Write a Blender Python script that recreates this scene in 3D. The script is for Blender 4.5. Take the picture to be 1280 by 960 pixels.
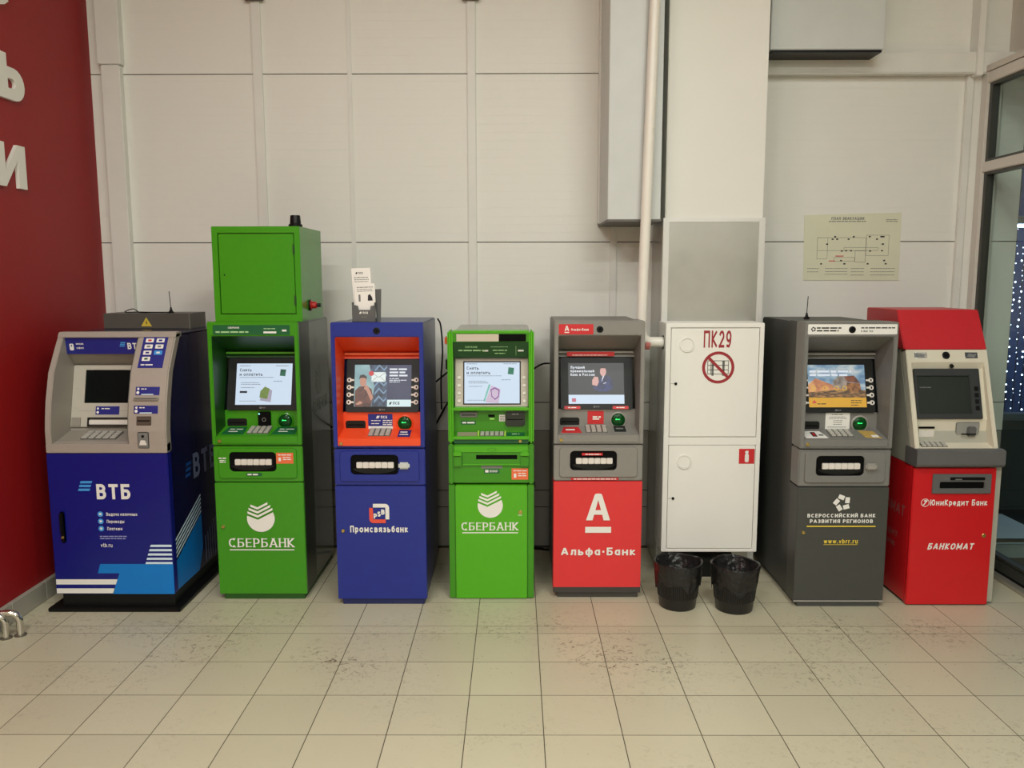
import bpy, bmesh, math, random
from mathutils import Matrix, Vector
random.seed(7)
for o in list(bpy.data.objects): bpy.data.objects.remove(o)
SC = bpy.context.scene
COL = SC.collection
PI = math.pi

# ---------------------------------------------------------------- camera
cd = bpy.data.cameras.new('camera'); cam = bpy.data.objects.new('camera', cd); COL.objects.link(cam)
cd.sensor_width = 36.0; cd.lens = 1029.7/1280*36.0; cd.clip_start = .05
PITCH, ROLL, YAW = .12927, -.00147, -.0047
Fw = Vector((math.sin(YAW)*math.cos(PITCH), math.cos(YAW)*math.cos(PITCH), -math.sin(PITCH)))
Rt = Vector((math.cos(YAW), -math.sin(YAW), 0)); Up = Rt.cross(Fw)
Rt = Rt*math.cos(ROLL)+Up*math.sin(ROLL); Up = Rt.cross(Fw)
cam.matrix_world = Matrix(((Rt.x, Up.x, -Fw.x, 0), (Rt.y, Up.y, -Fw.y, 0), (Rt.z, Up.z, -Fw.z, 1.728), (0, 0, 0, 1)))
SC.camera = cam

# ---------------------------------------------------------------- night sky outside, view transform
W = bpy.data.worlds.new('night'); SC.world = W; W.use_nodes = True
W.node_tree.nodes['Background'].inputs[0].default_value = (.05, .075, .12, 1)
W.node_tree.nodes['Background'].inputs[1].default_value = .5
SC.view_settings.view_transform = 'Standard'; SC.view_settings.look = 'None'
SC.view_settings.gamma = 1.0; SC.view_settings.use_curve_mapping = False
SC.view_settings.exposure = 0.33
CEIL = 4.4
LAMPS = [(-1.2, 1.8, 34), (1.2, 1.8, 34), (-1.2, -.7, 75), (1.2, -.7, 75), (-3.5, -4.5, 90), (0, -4.5, 110), (3.5, -4.5, 90), (-4.8, -9, 80, 2.5), (0, -9, 80, 2.5), (4.8, -9, 80, 2.5)]
LAMP_COL = (.968, .995, .965)

# ---------------------------------------------------------------- materials
def lin(c):
    c = c/255.0
    return c/12.92 if c <= .04045 else ((c+.055)/1.055)**2.4
def rgb(r, g, b): return (lin(r), lin(g), lin(b), 1)
MATS = {}
def mat(name, c, rough=.45, metal=0.0, spec=.5, var=.06, vscale=6.0, bump=0.0, bscale=200.0, emit=0.0, coat=0.0):
    if name in MATS: return MATS[name]
    m = bpy.data.materials.new(name); m.use_nodes = True; nt = m.node_tree; N = nt.nodes; L = nt.links
    b = N['Principled BSDF']; col = rgb(*c)
    b.inputs['Roughness'].default_value = rough; b.inputs['Metallic'].default_value = metal
    b.inputs['Specular IOR Level'].default_value = spec; b.inputs['Coat Weight'].default_value = coat
    b.inputs['Base Color'].default_value = col
    tc = N.new('ShaderNodeTexCoord')
    if var > 0:
        nz = N.new('ShaderNodeTexNoise'); nz.inputs['Scale'].default_value = vscale; nz.inputs['Detail'].default_value = 4
        L.new(tc.outputs['Object'], nz.inputs['Vector'])
        mx = N.new('ShaderNodeMix'); mx.data_type = 'RGBA'
        mx.inputs[6].default_value = tuple(x*(1-var) for x in col[:3])+(1,)
        mx.inputs[7].default_value = tuple(min(1, x*(1+var)) for x in col[:3])+(1,)
        L.new(nz.outputs['Fac'], mx.inputs[0]); L.new(mx.outputs[2], b.inputs['Base Color'])
    if bump > 0:
        n2 = N.new('ShaderNodeTexNoise'); n2.inputs['Scale'].default_value = bscale; n2.inputs['Detail'].default_value = 2
        L.new(tc.outputs['Object'], n2.inputs['Vector'])
        bp = N.new('ShaderNodeBump'); bp.inputs['Strength'].default_value = bump; bp.inputs['Distance'].default_value = .002
        L.new(n2.outputs['Fac'], bp.inputs['Height']); L.new(bp.outputs[0], b.inputs['Normal'])
    if emit > 0:
        b.inputs['Emission Color'].default_value = col; b.inputs['Emission Strength'].default_value = emit
    MATS[name] = m
    return m
def emat(name, c, s):      # something that gives off light
    if name in MATS: return MATS[name]
    m = mat(name, c, rough=.35, var=0, emit=s)
    m.node_tree.nodes['Principled BSDF'].inputs['Base Color'].default_value = (.02, .02, .02, 1)
    return m

def pmat(name, stops, scale, s, detail=4.0, stretch=(1, 1, 1)):   # picture on a lit screen: mottled emission
    if name in MATS: return MATS[name]
    m = emat(name, stops[0], s); nt = m.node_tree; N = nt.nodes; L = nt.links; b = N['Principled BSDF']
    tc = N.new('ShaderNodeTexCoord'); mp = N.new('ShaderNodeMapping'); mp.inputs['Scale'].default_value = stretch; L.new(tc.outputs['Object'], mp.inputs[0])
    nz = N.new('ShaderNodeTexNoise'); nz.inputs['Scale'].default_value = scale; nz.inputs['Detail'].default_value = detail; L.new(mp.outputs[0], nz.inputs['Vector'])
    r = N.new('ShaderNodeValToRGB'); e = r.color_ramp.elements; e[0].position = .36; e[1].position = .64; e[0].color = rgb(*stops[0]); e[1].color = rgb(*stops[-1])
    for i, c in enumerate(stops[1:-1]): q = e.new(.36+.28*(i+1)/(len(stops)-1)); q.color = rgb(*c)
    L.new(nz.outputs['Fac'], r.inputs[0]); L.new(r.outputs[0], b.inputs['Emission Color']); return m

# ---------------------------------------------------------------- mesh helpers
class Fr:                       # a working frame: u right, v up, n out of the face
    def __init__(s, o=(0, 0, 0), up=(0, 0, 1), right=(1, 0, 0)):
        s.o = Vector(o); s.u = Vector(right).normalized(); s.v = Vector(up).normalized(); s.n = s.u.cross(s.v)
    def p(s, u, v, n=0.0): return s.o+s.u*u+s.v*v+s.n*n
FRONT = Fr()                    # u = x, v = z, n = -y
def seg(y0, z0, y1, z1): return Fr((0, y0, z0), (0, y1-y0, z1-z0))
class G:
    def __init__(s): s.V = []; s.F = []
    def add(s, vs, fs):
        k = len(s.V); s.V += [tuple(v) for v in vs]; s.F += [tuple(i+k for i in f) for f in fs]; return s
    def box(s, x0, x1, y0, y1, z0, z1):
        return s.add([(x, y, z) for z in (z0, z1) for y in (y0, y1) for x in (x0, x1)],
                     [(0, 2, 3, 1), (4, 5, 7, 6), (0, 1, 5, 4), (2, 6, 7, 3), (0, 4, 6, 2), (1, 3, 7, 5)])
    def fbox(s, f, u0, u1, v0, v1, n0, n1):
        return s.prism(f, [(u0, v0), (u1, v0), (u1, v1), (u0, v1)], n0, n1)
    def prism(s, f, pts, n0, n1):
        k = len(pts)
        return s.add([f.p(u, v, n0) for u, v in pts]+[f.p(u, v, n1) for u, v in pts],
                     [tuple(range(k-1, -1, -1)), tuple(range(k, 2*k))]+[(i, (i+1) % k, (i+1) % k+k, i+k) for i in range(k)])
    def ring(s, f, a, b, n0, n1):     # plate of outline a with a hole of outline b (same point count)
        k = len(a)
        vs = [f.p(u, v, n) for n in (n0, n1) for pts in (a, b) for u, v in pts]
        fs = []
        for i in range(k):
            j = (i+1) % k
            fs += [(2*k+i, 2*k+j, 3*k+j, 3*k+i), (i, k+i, k+j, j), (i, j, 2*k+j, 2*k+i), (k+i, 3*k+i, 3*k+j, k+j)]
        return s.add(vs, fs)
    def flat(s, f, pts, n): return s.add([f.p(u, v, n) for u, v in pts], [tuple(range(len(pts)))])
    def prof(s, pts, x0, x1):         # (y,z) outline pulled along x
        k = len(pts)
        return s.add([(x0, y, z) for y, z in pts]+[(x1, y, z) for y, z in pts],
                     [tuple(range(k-1, -1, -1)), tuple(range(k, 2*k))]+[(i, (i+1) % k, (i+1) % k+k, i+k) for i in range(k)])
    def lathe(s, f, cu, cv, prof, seg=24):   # prof = [(r, n)] about the n axis
        k = len(prof); vs = []; fs = []
        for i in range(seg):
            a = 2*PI*i/seg
            for r, n in prof: vs.append(f.p(cu+r*math.cos(a), cv+r*math.sin(a), n))
        for i in range(seg):
            j = (i+1) % seg
            for q in range(k-1): fs.append((i*k+q, j*k+q, j*k+q+1, i*k+q+1))
        if prof[-1][0] > 1e-6: fs.append(tuple(i*k+k-1 for i in range(seg)))
        if prof[0][0] > 1e-6: fs.append(tuple(i*k for i in range(seg-1, -1, -1)))
        return s.add(vs, fs)
    def tube(s, pts, r, n=8):
        pts = [Vector(p) for p in pts]; k = len(pts); vs = []; fs = []; prev = None
        for i, p in enumerate(pts):
            t = (pts[min(i+1, k-1)]-pts[max(i-1, 0)]).normalized()
            if prev is None:
                a = t.orthogonal().normalized()
            else:
                a = (prev-t*prev.dot(t)).normalized()
            prev = a; b = t.cross(a)
            for q in range(n):
                w = 2*PI*q/n; vs.append(p+(a*math.cos(w)+b*math.sin(w))*r)
        for i in range(k-1):
            for q in range(n):
                fs.append((i*n+q, i*n+(q+1) % n, (i+1)*n+(q+1) % n, (i+1)*n+q))
        fs += [tuple(range(n-1, -1, -1)), tuple((k-1)*n+q for q in range(n))]
        return s.add(vs, fs)
def smoothpts(pts, n=6):
    P = [Vector(p) for p in pts]; P = [P[0]*2-P[1]]+P+[P[-1]*2-P[-2]]; out = []
    for i in range(1, len(P)-2):
        a, b, c, d = P[i-1:i+3]
        for q in range(n):
            t = q/n
            out.append(.5*((2*b)+(c-a)*t+(2*a-5*b+4*c-d)*t*t+(3*b-a-3*c+d)*t**3))
    return out+[P[-2]]
def rr(u0, u1, v0, v1, r, k=4):
    out = []
    for cx, cy, a in ((u1-r, v1-r, 0), (u0+r, v1-r, 90), (u0+r, v0+r, 180), (u1-r, v0+r, 270)):
        for i in range(k+1):
            w = math.radians(a+90*i/k); out.append((cx+r*math.cos(w), cy+r*math.sin(w)))
    return out
def circ(cu, cv, r, k=24): return [(cu+r*math.cos(2*PI*i/k), cv+r*math.sin(2*PI*i/k)) for i in range(k)]
def arc(cx, cy, rx, ry, a0, a1, k=10):
    return [(cx+rx*math.cos(math.radians(a0+(a1-a0)*i/k)), cy+ry*math.sin(math.radians(a0+(a1-a0)*i/k))) for i in range(k+1)]
def mk(name, g, m, parent=None, bevel=0.0, smooth=False, bseg=2):
    me = bpy.data.meshes.new(name); bm = bmesh.new()
    vs = [bm.verts.new(v) for v in g.V]
    for f in g.F:
        try: bm.faces.new([vs[i] for i in f])
        except ValueError: pass
    bmesh.ops.recalc_face_normals(bm, faces=bm.faces)
    if bevel > 0:
        es = [e for e in bm.edges if e.is_manifold and e.calc_face_angle(0) > .5]
        bmesh.ops.bevel(bm, geom=es, offset=bevel, segments=bseg, affect='EDGES', clamp_overlap=True)
    bm.to_mesh(me); bm.free()
    if smooth:
        for p in me.polygons: p.use_smooth = True
        me.set_sharp_from_angle(angle=math.radians(40))
    me.materials.append(m)
    o = bpy.data.objects.new(name, me); COL.objects.link(o)
    if parent is not None: o.parent = parent
    return o
def flatmk(name, g, m, parent):      # flat print: keeps the faces as drawn (facing n)
    me = bpy.data.meshes.new(name); me.from_pydata(g.V, [], g.F); me.update(); me.materials.append(m)
    o = bpy.data.objects.new(name, me); COL.objects.link(o); o.parent = parent
    return o
def tag(o, label, cat=None, group=None, kind=None):
    o['label'] = label
    if cat: o['category'] = cat
    if group: o['group'] = group
    if kind: o['kind'] = kind
    return o
def thing(name, label, cat, loc=(0, 0, 0), rz=0, group=None):
    o = bpy.data.objects.new(name, None); COL.objects.link(o); o.empty_display_size = .1
    o.location = loc; o.rotation_euler = (0, 0, rz)
    return tag(o, label, cat, group)
def struct(name, g, m, label, bevel=0.0):
    return tag(mk(name, g, m, None, bevel), label, kind='structure')

# ---------------------------------------------------------------- stroke lettering
def bowl(y0, y1, xr=1.0):
    ry = (y1-y0)/2; rx = .42
    return [(0, y1), (xr-rx, y1)]+arc(xr-rx, (y0+y1)/2, rx, ry, 90, -90, 8)[1:]+[(0, y0)]
S0 = [(0, 0), (0, 1)]; S1 = [(1, 0), (1, 1)]
GL = {
 'А': (.74, [[(0, 0), (.46, 1)], [(.54, 1), (1, 0)], [(.17, .28), (.83, .28)]]),
 'Б': (.62, [[(.9, 1), (0, 1), (0, 0)], bowl(0, .57)]), 'В': (.63, [S0, bowl(.53, 1, .92), bowl(0, .53)]),
 'Г': (.5, [[(0, 0), (0, 1), (1, 1)]]), 'Е': (.56, [[(1, 1), (0, 1), (0, 0), (1, 0)], [(0, .52), (.9, .52)]]),
 'З': (.58, [arc(.45, .76, .47, .24, 150, -85, 8)+arc(.45, .27, .55, .27, 85, -150, 9)]),
 'И': (.68, [S0, S1, [(0, .04), (1, .96)]]), 'Й': (.68, [S0, S1, [(0, .04), (1, .96)], [(.25, 1.3), (.5, 1.22), (.75, 1.3)]]),
 'К': (.62, [S0, [(.92, 1), (.1, .5)], [(.1, .5), (1, 0)]]), 'Л': (.66, [[(0, 0), (.2, .12), (.28, 1), (1, 1), (1, 0)]]),
 'М': (.8, [S0, S1, [(0, .97), (.5, .2)], [(.5, .2), (1, .97)]]), 'Н': (.66, [S0, S1, [(0, .52), (1, .52)]]),
 'О': (.74, [arc(.5, .5, .5, .5, 0, 360, 22)]), 'П': (.66, [[(0, 0), (0, 1), (1, 1), (1, 0)]]),
 'Р': (.6, [S0, bowl(.42, 1)]), 'С': (.68, [arc(.5, .5, .5, .5, 48, 312, 16)]), 'Т': (.62, [[(0, 1), (1, 1)], [(.5, 0), (.5, 1)]]),
 'У': (.62, [[(0, 1), (.5, .35)], [(1, 1), (.35, 0), (.12, 0)]]),
 'Ф': (.8, [[(.5, -.05), (.5, 1.05)], arc(.5, .52, .5, .33, 0, 360, 20)]),
 'Х': (.64, [[(0, 0), (1, 1)], [(0, 1), (1, 0)]]), 'Ц': (.7, [[(0, 1), (0, 0), (1.05, 0), (1.05, -.2)], [(.88, 0), (.88, 1)]]),
 'Ч': (.6, [S1, [(0, 1), (0, .55), (.3, .42), (1, .42)]]), 'Ш': (.86, [S0, S1, [(0, 0), (1, 0)], [(.5, 0), (.5, 1)]]),
 'Ь': (.6, [S0, bowl(0, .57)]), 'Ы': (.8, [S0, [(x*.68, y) for x, y in bowl(0, .57)], S1]),
 'Э': (.68, [arc(.45, .5, .55, .5, 135, -135, 16), [(.3, .52), (1, .52)]]),
 'Ю': (.92, [S0, [(0, .5), (.35, .5)], arc(.67, .5, .33, .5, 0, 360, 20)]), 'Я': (.62, [S1, [(1-x, y) for x, y in bowl(.42, 1)], [(.45, .42), (0, 0)]]),
 'Ж': (.9, [[(.5, 0), (.5, 1)], [(0, 1), (.5, .5)], [(0, 0), (.5, .5)], [(1, 1), (.5, .5)], [(1, 0), (.5, .5)]]),
 'Д': (.74, [[(-.02, -.2), (-.02, 0), (1.02, 0), (1.02, -.2)], [(.14, 0), (.26, 1), (.86, 1), (.86, 0)]]),
 'а': (.6, [S1, arc(.5, .5, .5, .5, 0, 360, 16)]), 'б': (.62, [arc(.5, .5, .5, .5, 0, 360, 16), [(0, .5), (.08, 1.1), (.4, 1.32), (.95, 1.42)]]),
 'е': (.6, [[(0, .5), (.98, .5)]+arc(.5, .5, .5, .5, 0, 318, 16)]), 'р': (.62, [[(0, -.38), (0, 1)], arc(.5, .5, .5, .5, 0, 360, 16)]),
 'у': (.58, [[(0, 1), (.5, .05)], [(1, 1), (.4, -.38), (.05, -.38)]]), 'ф': (.82, [[(.5, -.38), (.5, 1.4)], arc(.26, .5, .26, .5, 0, 360, 14), arc(.74, .5, .26, .5, 0, 360, 14)]),
 'д': (.66, [[(-.02, -.28), (-.02, 0), (1.02, 0), (1.02, -.28)], [(.14, 0), (.26, 1), (.86, 1), (.86, 0)]]),
 'v': (.58, [[(0, 1), (.5, 0)], [(.5, 0), (1, 1)]]), 't': (.4, [[(.35, 1.4), (.35, .1), (.6, 0), (1, 0)], [(-.1, 1), (1, 1)]]),
 'b': (.6, [[(0, 0), (0, 1.4)], arc(.5, .5, .5, .5, 0, 360, 16)]), 'r': (.42, [S0, [(0, .6), (.4, 1), (1, 1)]]),
 'u': (.6, [S1, [(0, 1), (0, .3), (.2, 0), (.7, 0), (1, .25)]]), 'w': (.86, [[(0, 1), (.25, 0)], [(.25, 0), (.5, 1)], [(.5, 1), (.75, 0)], [(.75, 0), (1, 1)]]),
 'S': (.6, [arc(.5, .75, .48, .25, 35, 270, 10)+arc(.5, .25, .5, .25, 90, -145, 10)]), 'B': (.63, [S0, bowl(.53, 1, .92), bowl(0, .53)]), 'P': (.6, [S0, bowl(.42, 1)]),
 '2': (.58, [arc(.5, .72, .46, .28, 165, -25, 9)+[(0, 0), (1, 0)]]), '9': (.58, [arc(.5, .68, .48, .32, 0, 360, 16), [(.98, .68), (.9, .25), (.6, 0), (.15, .03)]]),
 '0': (.58, [arc(.5, .5, .48, .5, 0, 360, 18)]), '8': (.58, [arc(.5, .75, .42, .25, 0, 360, 14), arc(.5, .26, .5, .26, 0, 360, 14)]), '1': (.3, [[(0, .8), (.7, 1), (.7, 0)]]),
 '7': (.55, [[(0, 1), (1, 1), (.35, 0)]]), '5': (.58, [[(.9, 1), (.1, 1), (.05, .55)]+arc(.48, .33, .5, .33, 120, -150, 10)]),
 'N': (.68, [S0, S1, [(0, .96), (1, .04)]]), 'C': (.68, [arc(.5, .5, .5, .5, 48, 312, 16)]), 'R': (.62, [S0, bowl(.42, 1), [(.5, .42), (1, 0)]]),
 '.': (.2, [[(.5, 0), (.5, .02)]]), '·': (.3, [[(.5, .42), (.5, .5)]]), '-': (.4, [[(0, .4), (1, .4)]]), '!': (.2, [[(.5, 0), (.5, .02)], [(.5, .4), (.5, 1)]]),
}
LOWCAP = set('вгзийклмнопстхцчшьыэюяж')
def tmesh(f, s, u, v, h, sw=.16, n=.0006, width=None, shear=0.0, align='L', gap=None, serif=False, xh=.74):
    g = G(); x = 0.0; gap = gap if gap is not None else .12+sw*.35; quads = []
    for ch in s:
        if ch == ' ': x += .42; continue
        low = ch in LOWCAP or ch in 'абеpруфдvtbruw'
        key = ch if ch in GL else ch.upper()
        w, st = GL[key]; hc = xh if low else 1.0; w = w*(.92 if low else 1.0)*1.02
        mp = lambda p: (x+sw/2+p[0]*(w-sw), sw/2+p[1]*(hc-sw))
        for line in st:
            P = [mp(p) for p in line]; closed = (abs(P[0][0]-P[-1][0])+abs(P[0][1]-P[-1][1])) < 1e-6
            D = []
            for a, b in zip(P, P[1:]):
                l = math.hypot(b[0]-a[0], b[1]-a[1]) or 1e-6; D.append(((b[0]-a[0])/l, (b[1]-a[1])/l))
            for i, (a, b) in enumerate(zip(P, P[1:])):
                d = D[i]
                def ext(j):
                    if closed: j %= len(D)
                    if j < 0 or j >= len(D): return sw/2 if (abs(d[0]) < .2 or abs(d[1]) < .2) else sw*.25
                    c = max(-1, min(1, d[0]*D[j][0]+d[1]*D[j][1])); return sw/2*math.tan(min(math.acos(c)/2, .85))
                e0, e1 = ext(i-1), ext(i+1); nx, ny = -d[1]*sw/2, d[0]*sw/2
                if serif and abs(d[0]) > .9: nx, ny = nx*.62, ny*.62
                A = (a[0]-d[0]*e0, a[1]-d[1]*e0); B = (b[0]+d[0]*e1, b[1]+d[1]*e1)
                quads.append([(A[0]-nx, A[1]-ny), (B[0]-nx, B[1]-ny), (B[0]+nx, B[1]+ny), (A[0]+nx, A[1]+ny)])
            if serif and not closed:
                for q, p in ((0, P[0]), (len(D)-1, P[-1])):
                    if abs(D[q][1]) > .5 and (p[1] < .25 or p[1] > .8):
                        yy = 0 if p[1] < .25 else hc-.08; l = sw*.95
                        quads.append([(p[0]-l, yy), (p[0]+l, yy), (p[0]+l, yy+.08), (p[0]-l, yy+.08)])
        x += w+gap
    tw = x-gap; kx = h if width is None else width/tw
    off = 0 if align == 'L' else (-tw*kx/2 if align == 'C' else -tw*kx)
    for i, q in enumerate(quads):
        g.flat(f, [(u+off+(px+shear*py)*kx, v+py*h) for px, py in q], n+(i % 24)*1.5e-5)
    return g
def text(f, s, u, v, h, m, parent, name='lettering', **k):
    return flatmk(name, tmesh(f, s, u, v, h, **k), m, parent)
def bars(f, rows, m, parent, n=.0006, name='fine_print', seed=1):   # unreadably small print
    rn = random.Random(seed); g = G()
    for u0, u1, v, h in rows:
        u = u0
        while u < u1-h*.5:
            w = min(rn.uniform(2.2, 6)*h, u1-u); g.flat(f, [(u, v), (u+w, v), (u+w, v+h), (u, v+h)], n); u += w+h*.7
    o = flatmk(name, g, m, parent); o['kind'] = 'stuff'
    return o

# ---------------------------------------------------------------- surface materials of the place
def panel_mat(name, c, rib=.05):
    m = mat(name, c, rough=.5, var=.02, vscale=1.3); nt = m.node_tree; N = nt.nodes; L = nt.links; b = N['Principled BSDF']
    ge = N.new('ShaderNodeNewGeometry'); sx = N.new('ShaderNodeSeparateXYZ'); L.new(ge.outputs['Position'], sx.inputs[0])
    mu = N.new('ShaderNodeMath'); mu.operation = 'MULTIPLY'; mu.inputs[1].default_value = 1/rib; L.new(sx.outputs['Z'], mu.inputs[0])
    fr = N.new('ShaderNodeMath'); fr.operation = 'FRACT'; L.new(mu.outputs[0], fr.inputs[0])
    gt = N.new('ShaderNodeMath'); gt.operation = 'GREATER_THAN'; gt.inputs[1].default_value = .93; L.new(fr.outputs[0], gt.inputs[0])
    bp = N.new('ShaderNodeBump'); bp.inputs['Strength'].default_value = .38; bp.inputs['Distance'].default_value = .002; bp.invert = True
    L.new(gt.outputs[0], bp.inputs['Height']); L.new(bp.outputs[0], b.inputs['Normal'])
    return m
M_WALL = panel_mat('white_ribbed_panel', (232, 231, 222))
M_LOW = mat('grey_base_panel', (168, 163, 152), rough=.7)
M_TRIM = mat('white_trim', (226, 225, 217), rough=.45)
M_DARK = mat('dark_gap', (38, 36, 33), rough=.8)
M_RED = mat('red_painted_wall', (146, 12, 16), rough=.55, var=.09, vscale=60, bump=.25, bscale=120)
M_GREYPAINT = mat('light_grey_metal', (205, 208, 204), rough=.42)
M_WHITE = mat('warm_white_paint', (231, 226, 213), rough=.4, var=.02)
M_COLUMN = mat('column_white', (233, 231, 222), rough=.55, var=.03, vscale=3)
M_STEEL = mat('brushed_zinc', (190, 189, 182), rough=.35, metal=.8, var=.28, vscale=3)
M_CHROME = mat('chrome', (225, 222, 214), rough=.12, metal=1, var=0)
M_BLACK = mat('black_plastic', (16, 16, 16), rough=.4, spec=.25, var=0)
M_ALU = mat('frame_aluminium', (212, 206, 196), rough=.4, var=.03)

def floor_tile_mat():
    m = mat('floor_tile', (193, 186, 159), rough=.36, var=.035, vscale=3.5); nt = m.node_tree; N = nt.nodes; L = nt.links; b = N['Principled BSDF']
    src = b.inputs['Base Color'].links[0].from_socket
    ge = N.new('ShaderNodeNewGeometry')
    oi = N.new('ShaderNodeObjectInfo')
    hs = N.new('ShaderNodeHueSaturation'); L.new(src, hs.inputs['Color'])
    mr = N.new('ShaderNodeMapRange'); mr.inputs[3].default_value = .95; mr.inputs[4].default_value = 1.04
    L.new(oi.outputs['Random'], mr.inputs[0]); L.new(mr.outputs[0], hs.inputs['Value'])
    # ground-in dirt: fine scuffs, kept to patches
    big = N.new('ShaderNodeTexNoise'); big.inputs['Scale'].default_value = 1.6; big.inputs['Detail'].default_value = 3; L.new(ge.outputs['Position'], big.inputs['Vector'])
    cr = N.new('ShaderNodeValToRGB'); cr.color_ramp.elements[0].position = .45; cr.color_ramp.elements[1].position = .62; L.new(big.outputs['Fac'], cr.inputs[0])
    fine = N.new('ShaderNodeTexNoise'); fine.inputs['Scale'].default_value = 34; fine.inputs['Detail'].default_value = 6; fine.inputs['Roughness'].default_value = .7
    fine.inputs['Distortion'].default_value = 1.2; L.new(ge.outputs['Position'], fine.inputs['Vector'])
    cf = N.new('ShaderNodeValToRGB'); cf.color_ramp.elements[0].position = .53; cf.color_ramp.elements[1].position = .66; L.new(fine.outputs['Fac'], cf.inputs[0])
    mu = N.new('ShaderNodeMath'); mu.operation = 'MULTIPLY'; L.new(cr.outputs[0], mu.inputs[0]); L.new(cf.outputs[0], mu.inputs[1])
    sp = N.new('ShaderNodeTexNoise'); sp.inputs['Scale'].default_value = 75; sp.inputs['Detail'].default_value = 3; L.new(ge.outputs['Position'], sp.inputs['Vector'])
    cs = N.new('ShaderNodeValToRGB'); cs.color_ramp.elements[0].position = .68; cs.color_ramp.elements[1].position = .73; L.new(sp.outputs['Fac'], cs.inputs[0])
    ad = N.new('ShaderNodeMath'); ad.operation = 'ADD'; ad.use_clamp = True; L.new(mu.outputs[0], ad.inputs[0]); L.new(cs.outputs[0], ad.inputs[1])
    # the trodden strip in front of the machines is the dirtiest
    sy = N.new('ShaderNodeSeparateXYZ'); L.new(ge.outputs['Position'], sy.inputs[0])
    sb = N.new('ShaderNodeMath'); sb.operation = 'SUBTRACT'; sb.inputs[1].default_value = 3.70; L.new(sy.outputs['Y'], sb.inputs[0])
    ab = N.new('ShaderNodeMath'); ab.operation = 'ABSOLUTE'; L.new(sb.outputs[0], ab.inputs[0])
    mk_ = N.new('ShaderNodeMapRange'); mk_.interpolation_type = 'SMOOTHSTEP'; mk_.inputs[1].default_value = .12; mk_.inputs[2].default_value = .5; mk_.inputs[3].default_value = 1.0; mk_.inputs[4].default_value = .28
    L.new(ab.outputs[0], mk_.inputs[0])
    ml = N.new('ShaderNodeMath'); ml.operation = 'MULTIPLY'; L.new(ad.outputs[0], ml.inputs[0]); L.new(mk_.outputs[0], ml.inputs[1])
    mx = N.new('ShaderNodeMix'); mx.data_type = 'RGBA'; mx.inputs[7].default_value = rgb(84, 70, 46)
    L.new(ml.outputs[0], mx.inputs[0]); L.new(hs.outputs[0], mx.inputs[6]); L.new(mx.outputs[2], b.inputs['Base Color'])
    return m
M_TILE = floor_tile_mat()
M_GROUT = mat('dark_grout', (86, 78, 62), rough=.9, var=.2, vscale=9)

# ---------------------------------------------------------------- floor with its tiles
fl = struct('floor', G().box(-11, 11, -14, 5.16, -.06, -.0008), M_GROUT, 'beige square floor tiles with dark joints')
XL, XR = -2.56, 2.80
cols = [XL]+[-.1947+.3*k for k in range(-7, 10)]+[XR]
rows = [5.15, 5.12, 4.82, 4.52, 4.22, 3.92, 3.835]+[3.835-.3*k for k in range(1, 8)]
TILES = {}
for j in range(len(rows)-1):
    if rows[j]-rows[j+1] < .04: continue
    for i in range(len(cols)-1):
        w = cols[i+1]-cols[i]-.004; h = rows[j]-rows[j+1]-.0046
        if w < .02: continue
        key = (round(w, 3), round(h, 3)); cx = (cols[i]+cols[i+1])/2; cy = (rows[j]+rows[j+1])/2
        if key not in TILES:
            o = mk('tile', G().box(-w/2, w/2, -h/2, h/2, -.01, 0), M_TILE, fl); TILES[key] = o
        else:
            o = TILES[key].copy(); COL.objects.link(o)
        o.location = (cx, cy, random.uniform(-.0002, .0002))
g = G()
y = rows[-1]
while y > -13.5:
    for k in range(-35, 36):
        x0 = -.1947+.3*k
        if y-.3 > -1.5 and not (XL-.3 < x0 < XR): continue
        g.box(max(x0, XL if y-.3 > -1.5 else -99)+.0016, min(x0+.3, XR if y-.3 > -1.5 else 99)-.0016, y-.2984, y-.0016, -.01, 0)
    y -= .3
mk('tile_field', g, M_TILE, fl)['kind'] = 'stuff'

# ---------------------------------------------------------------- back wall of sandwich panels
wb = struct('wall_back', G().box(-2.70, 3.08, 5.158, 5.30, 0, CEIL), M_DARK, 'white wall of large ribbed panels behind the cash machines')
px = [-2.56, -2.42, -1.548, -.998, -.265, .602, 1.13, 2.72, 3.08]
pz = [0, .26, .37, .76, .94, 1.94, 2.94, 3.94, CEIL]
for i in range(len(px)-1):
    for j in range(len(pz)-1):
        low = pz[j] < .75
        y0 = 5.156 if low else 5.15
        gp = .0025
        mk('panel', G().box(px[i]+(.001 if i else 0), px[i+1]-.001, y0, 5.16, pz[j]+gp, pz[j+1]-gp), M_LOW if low else M_WALL, wb, bevel=.0012, bseg=1)
struct('trim_1', G().box(-2.475, -2.362, 5.10, 5.15, .76, 2.985), M_TRIM, 'white vertical box profile near the red wall', .004)
struct('trim_2', G().box(-2.49, -2.352, 5.094, 5.15, 2.987, CEIL), M_TRIM, 'wider upper length of the vertical profile near the red wall', .004)
for i, (a, b, z0, d) in enumerate(((-1.577, -1.521, .76, .016), (-1.012, -.985, .76, .008), (-.290, -.240, .76, .016), (.582, .622, .76, .014), (2.698, 2.738, .76, .03))):
    o = struct('trim_%d' % (i+3), G().box(a, b, 5.15-d, 5.15, z0, CEIL if i != 4 else 2.917), M_TRIM,
           ('white vertical joint strip above the green box', 'narrow vertical joint strip above the leaflet stand', 'white vertical joint strip above the middle green machine', 'short vertical joint strip below the grey duct', 'vertical strip in the corner beside the glass wall')[i], .003)
    if i in (0, 2): mk('clamp', G().box(a-.03, b+.03, 5.15-d-.03, 5.15-d+.002, 3.352, 3.40), mat('clamp_grey', (92, 90, 86), rough=.6), o, bevel=.006)
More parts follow.
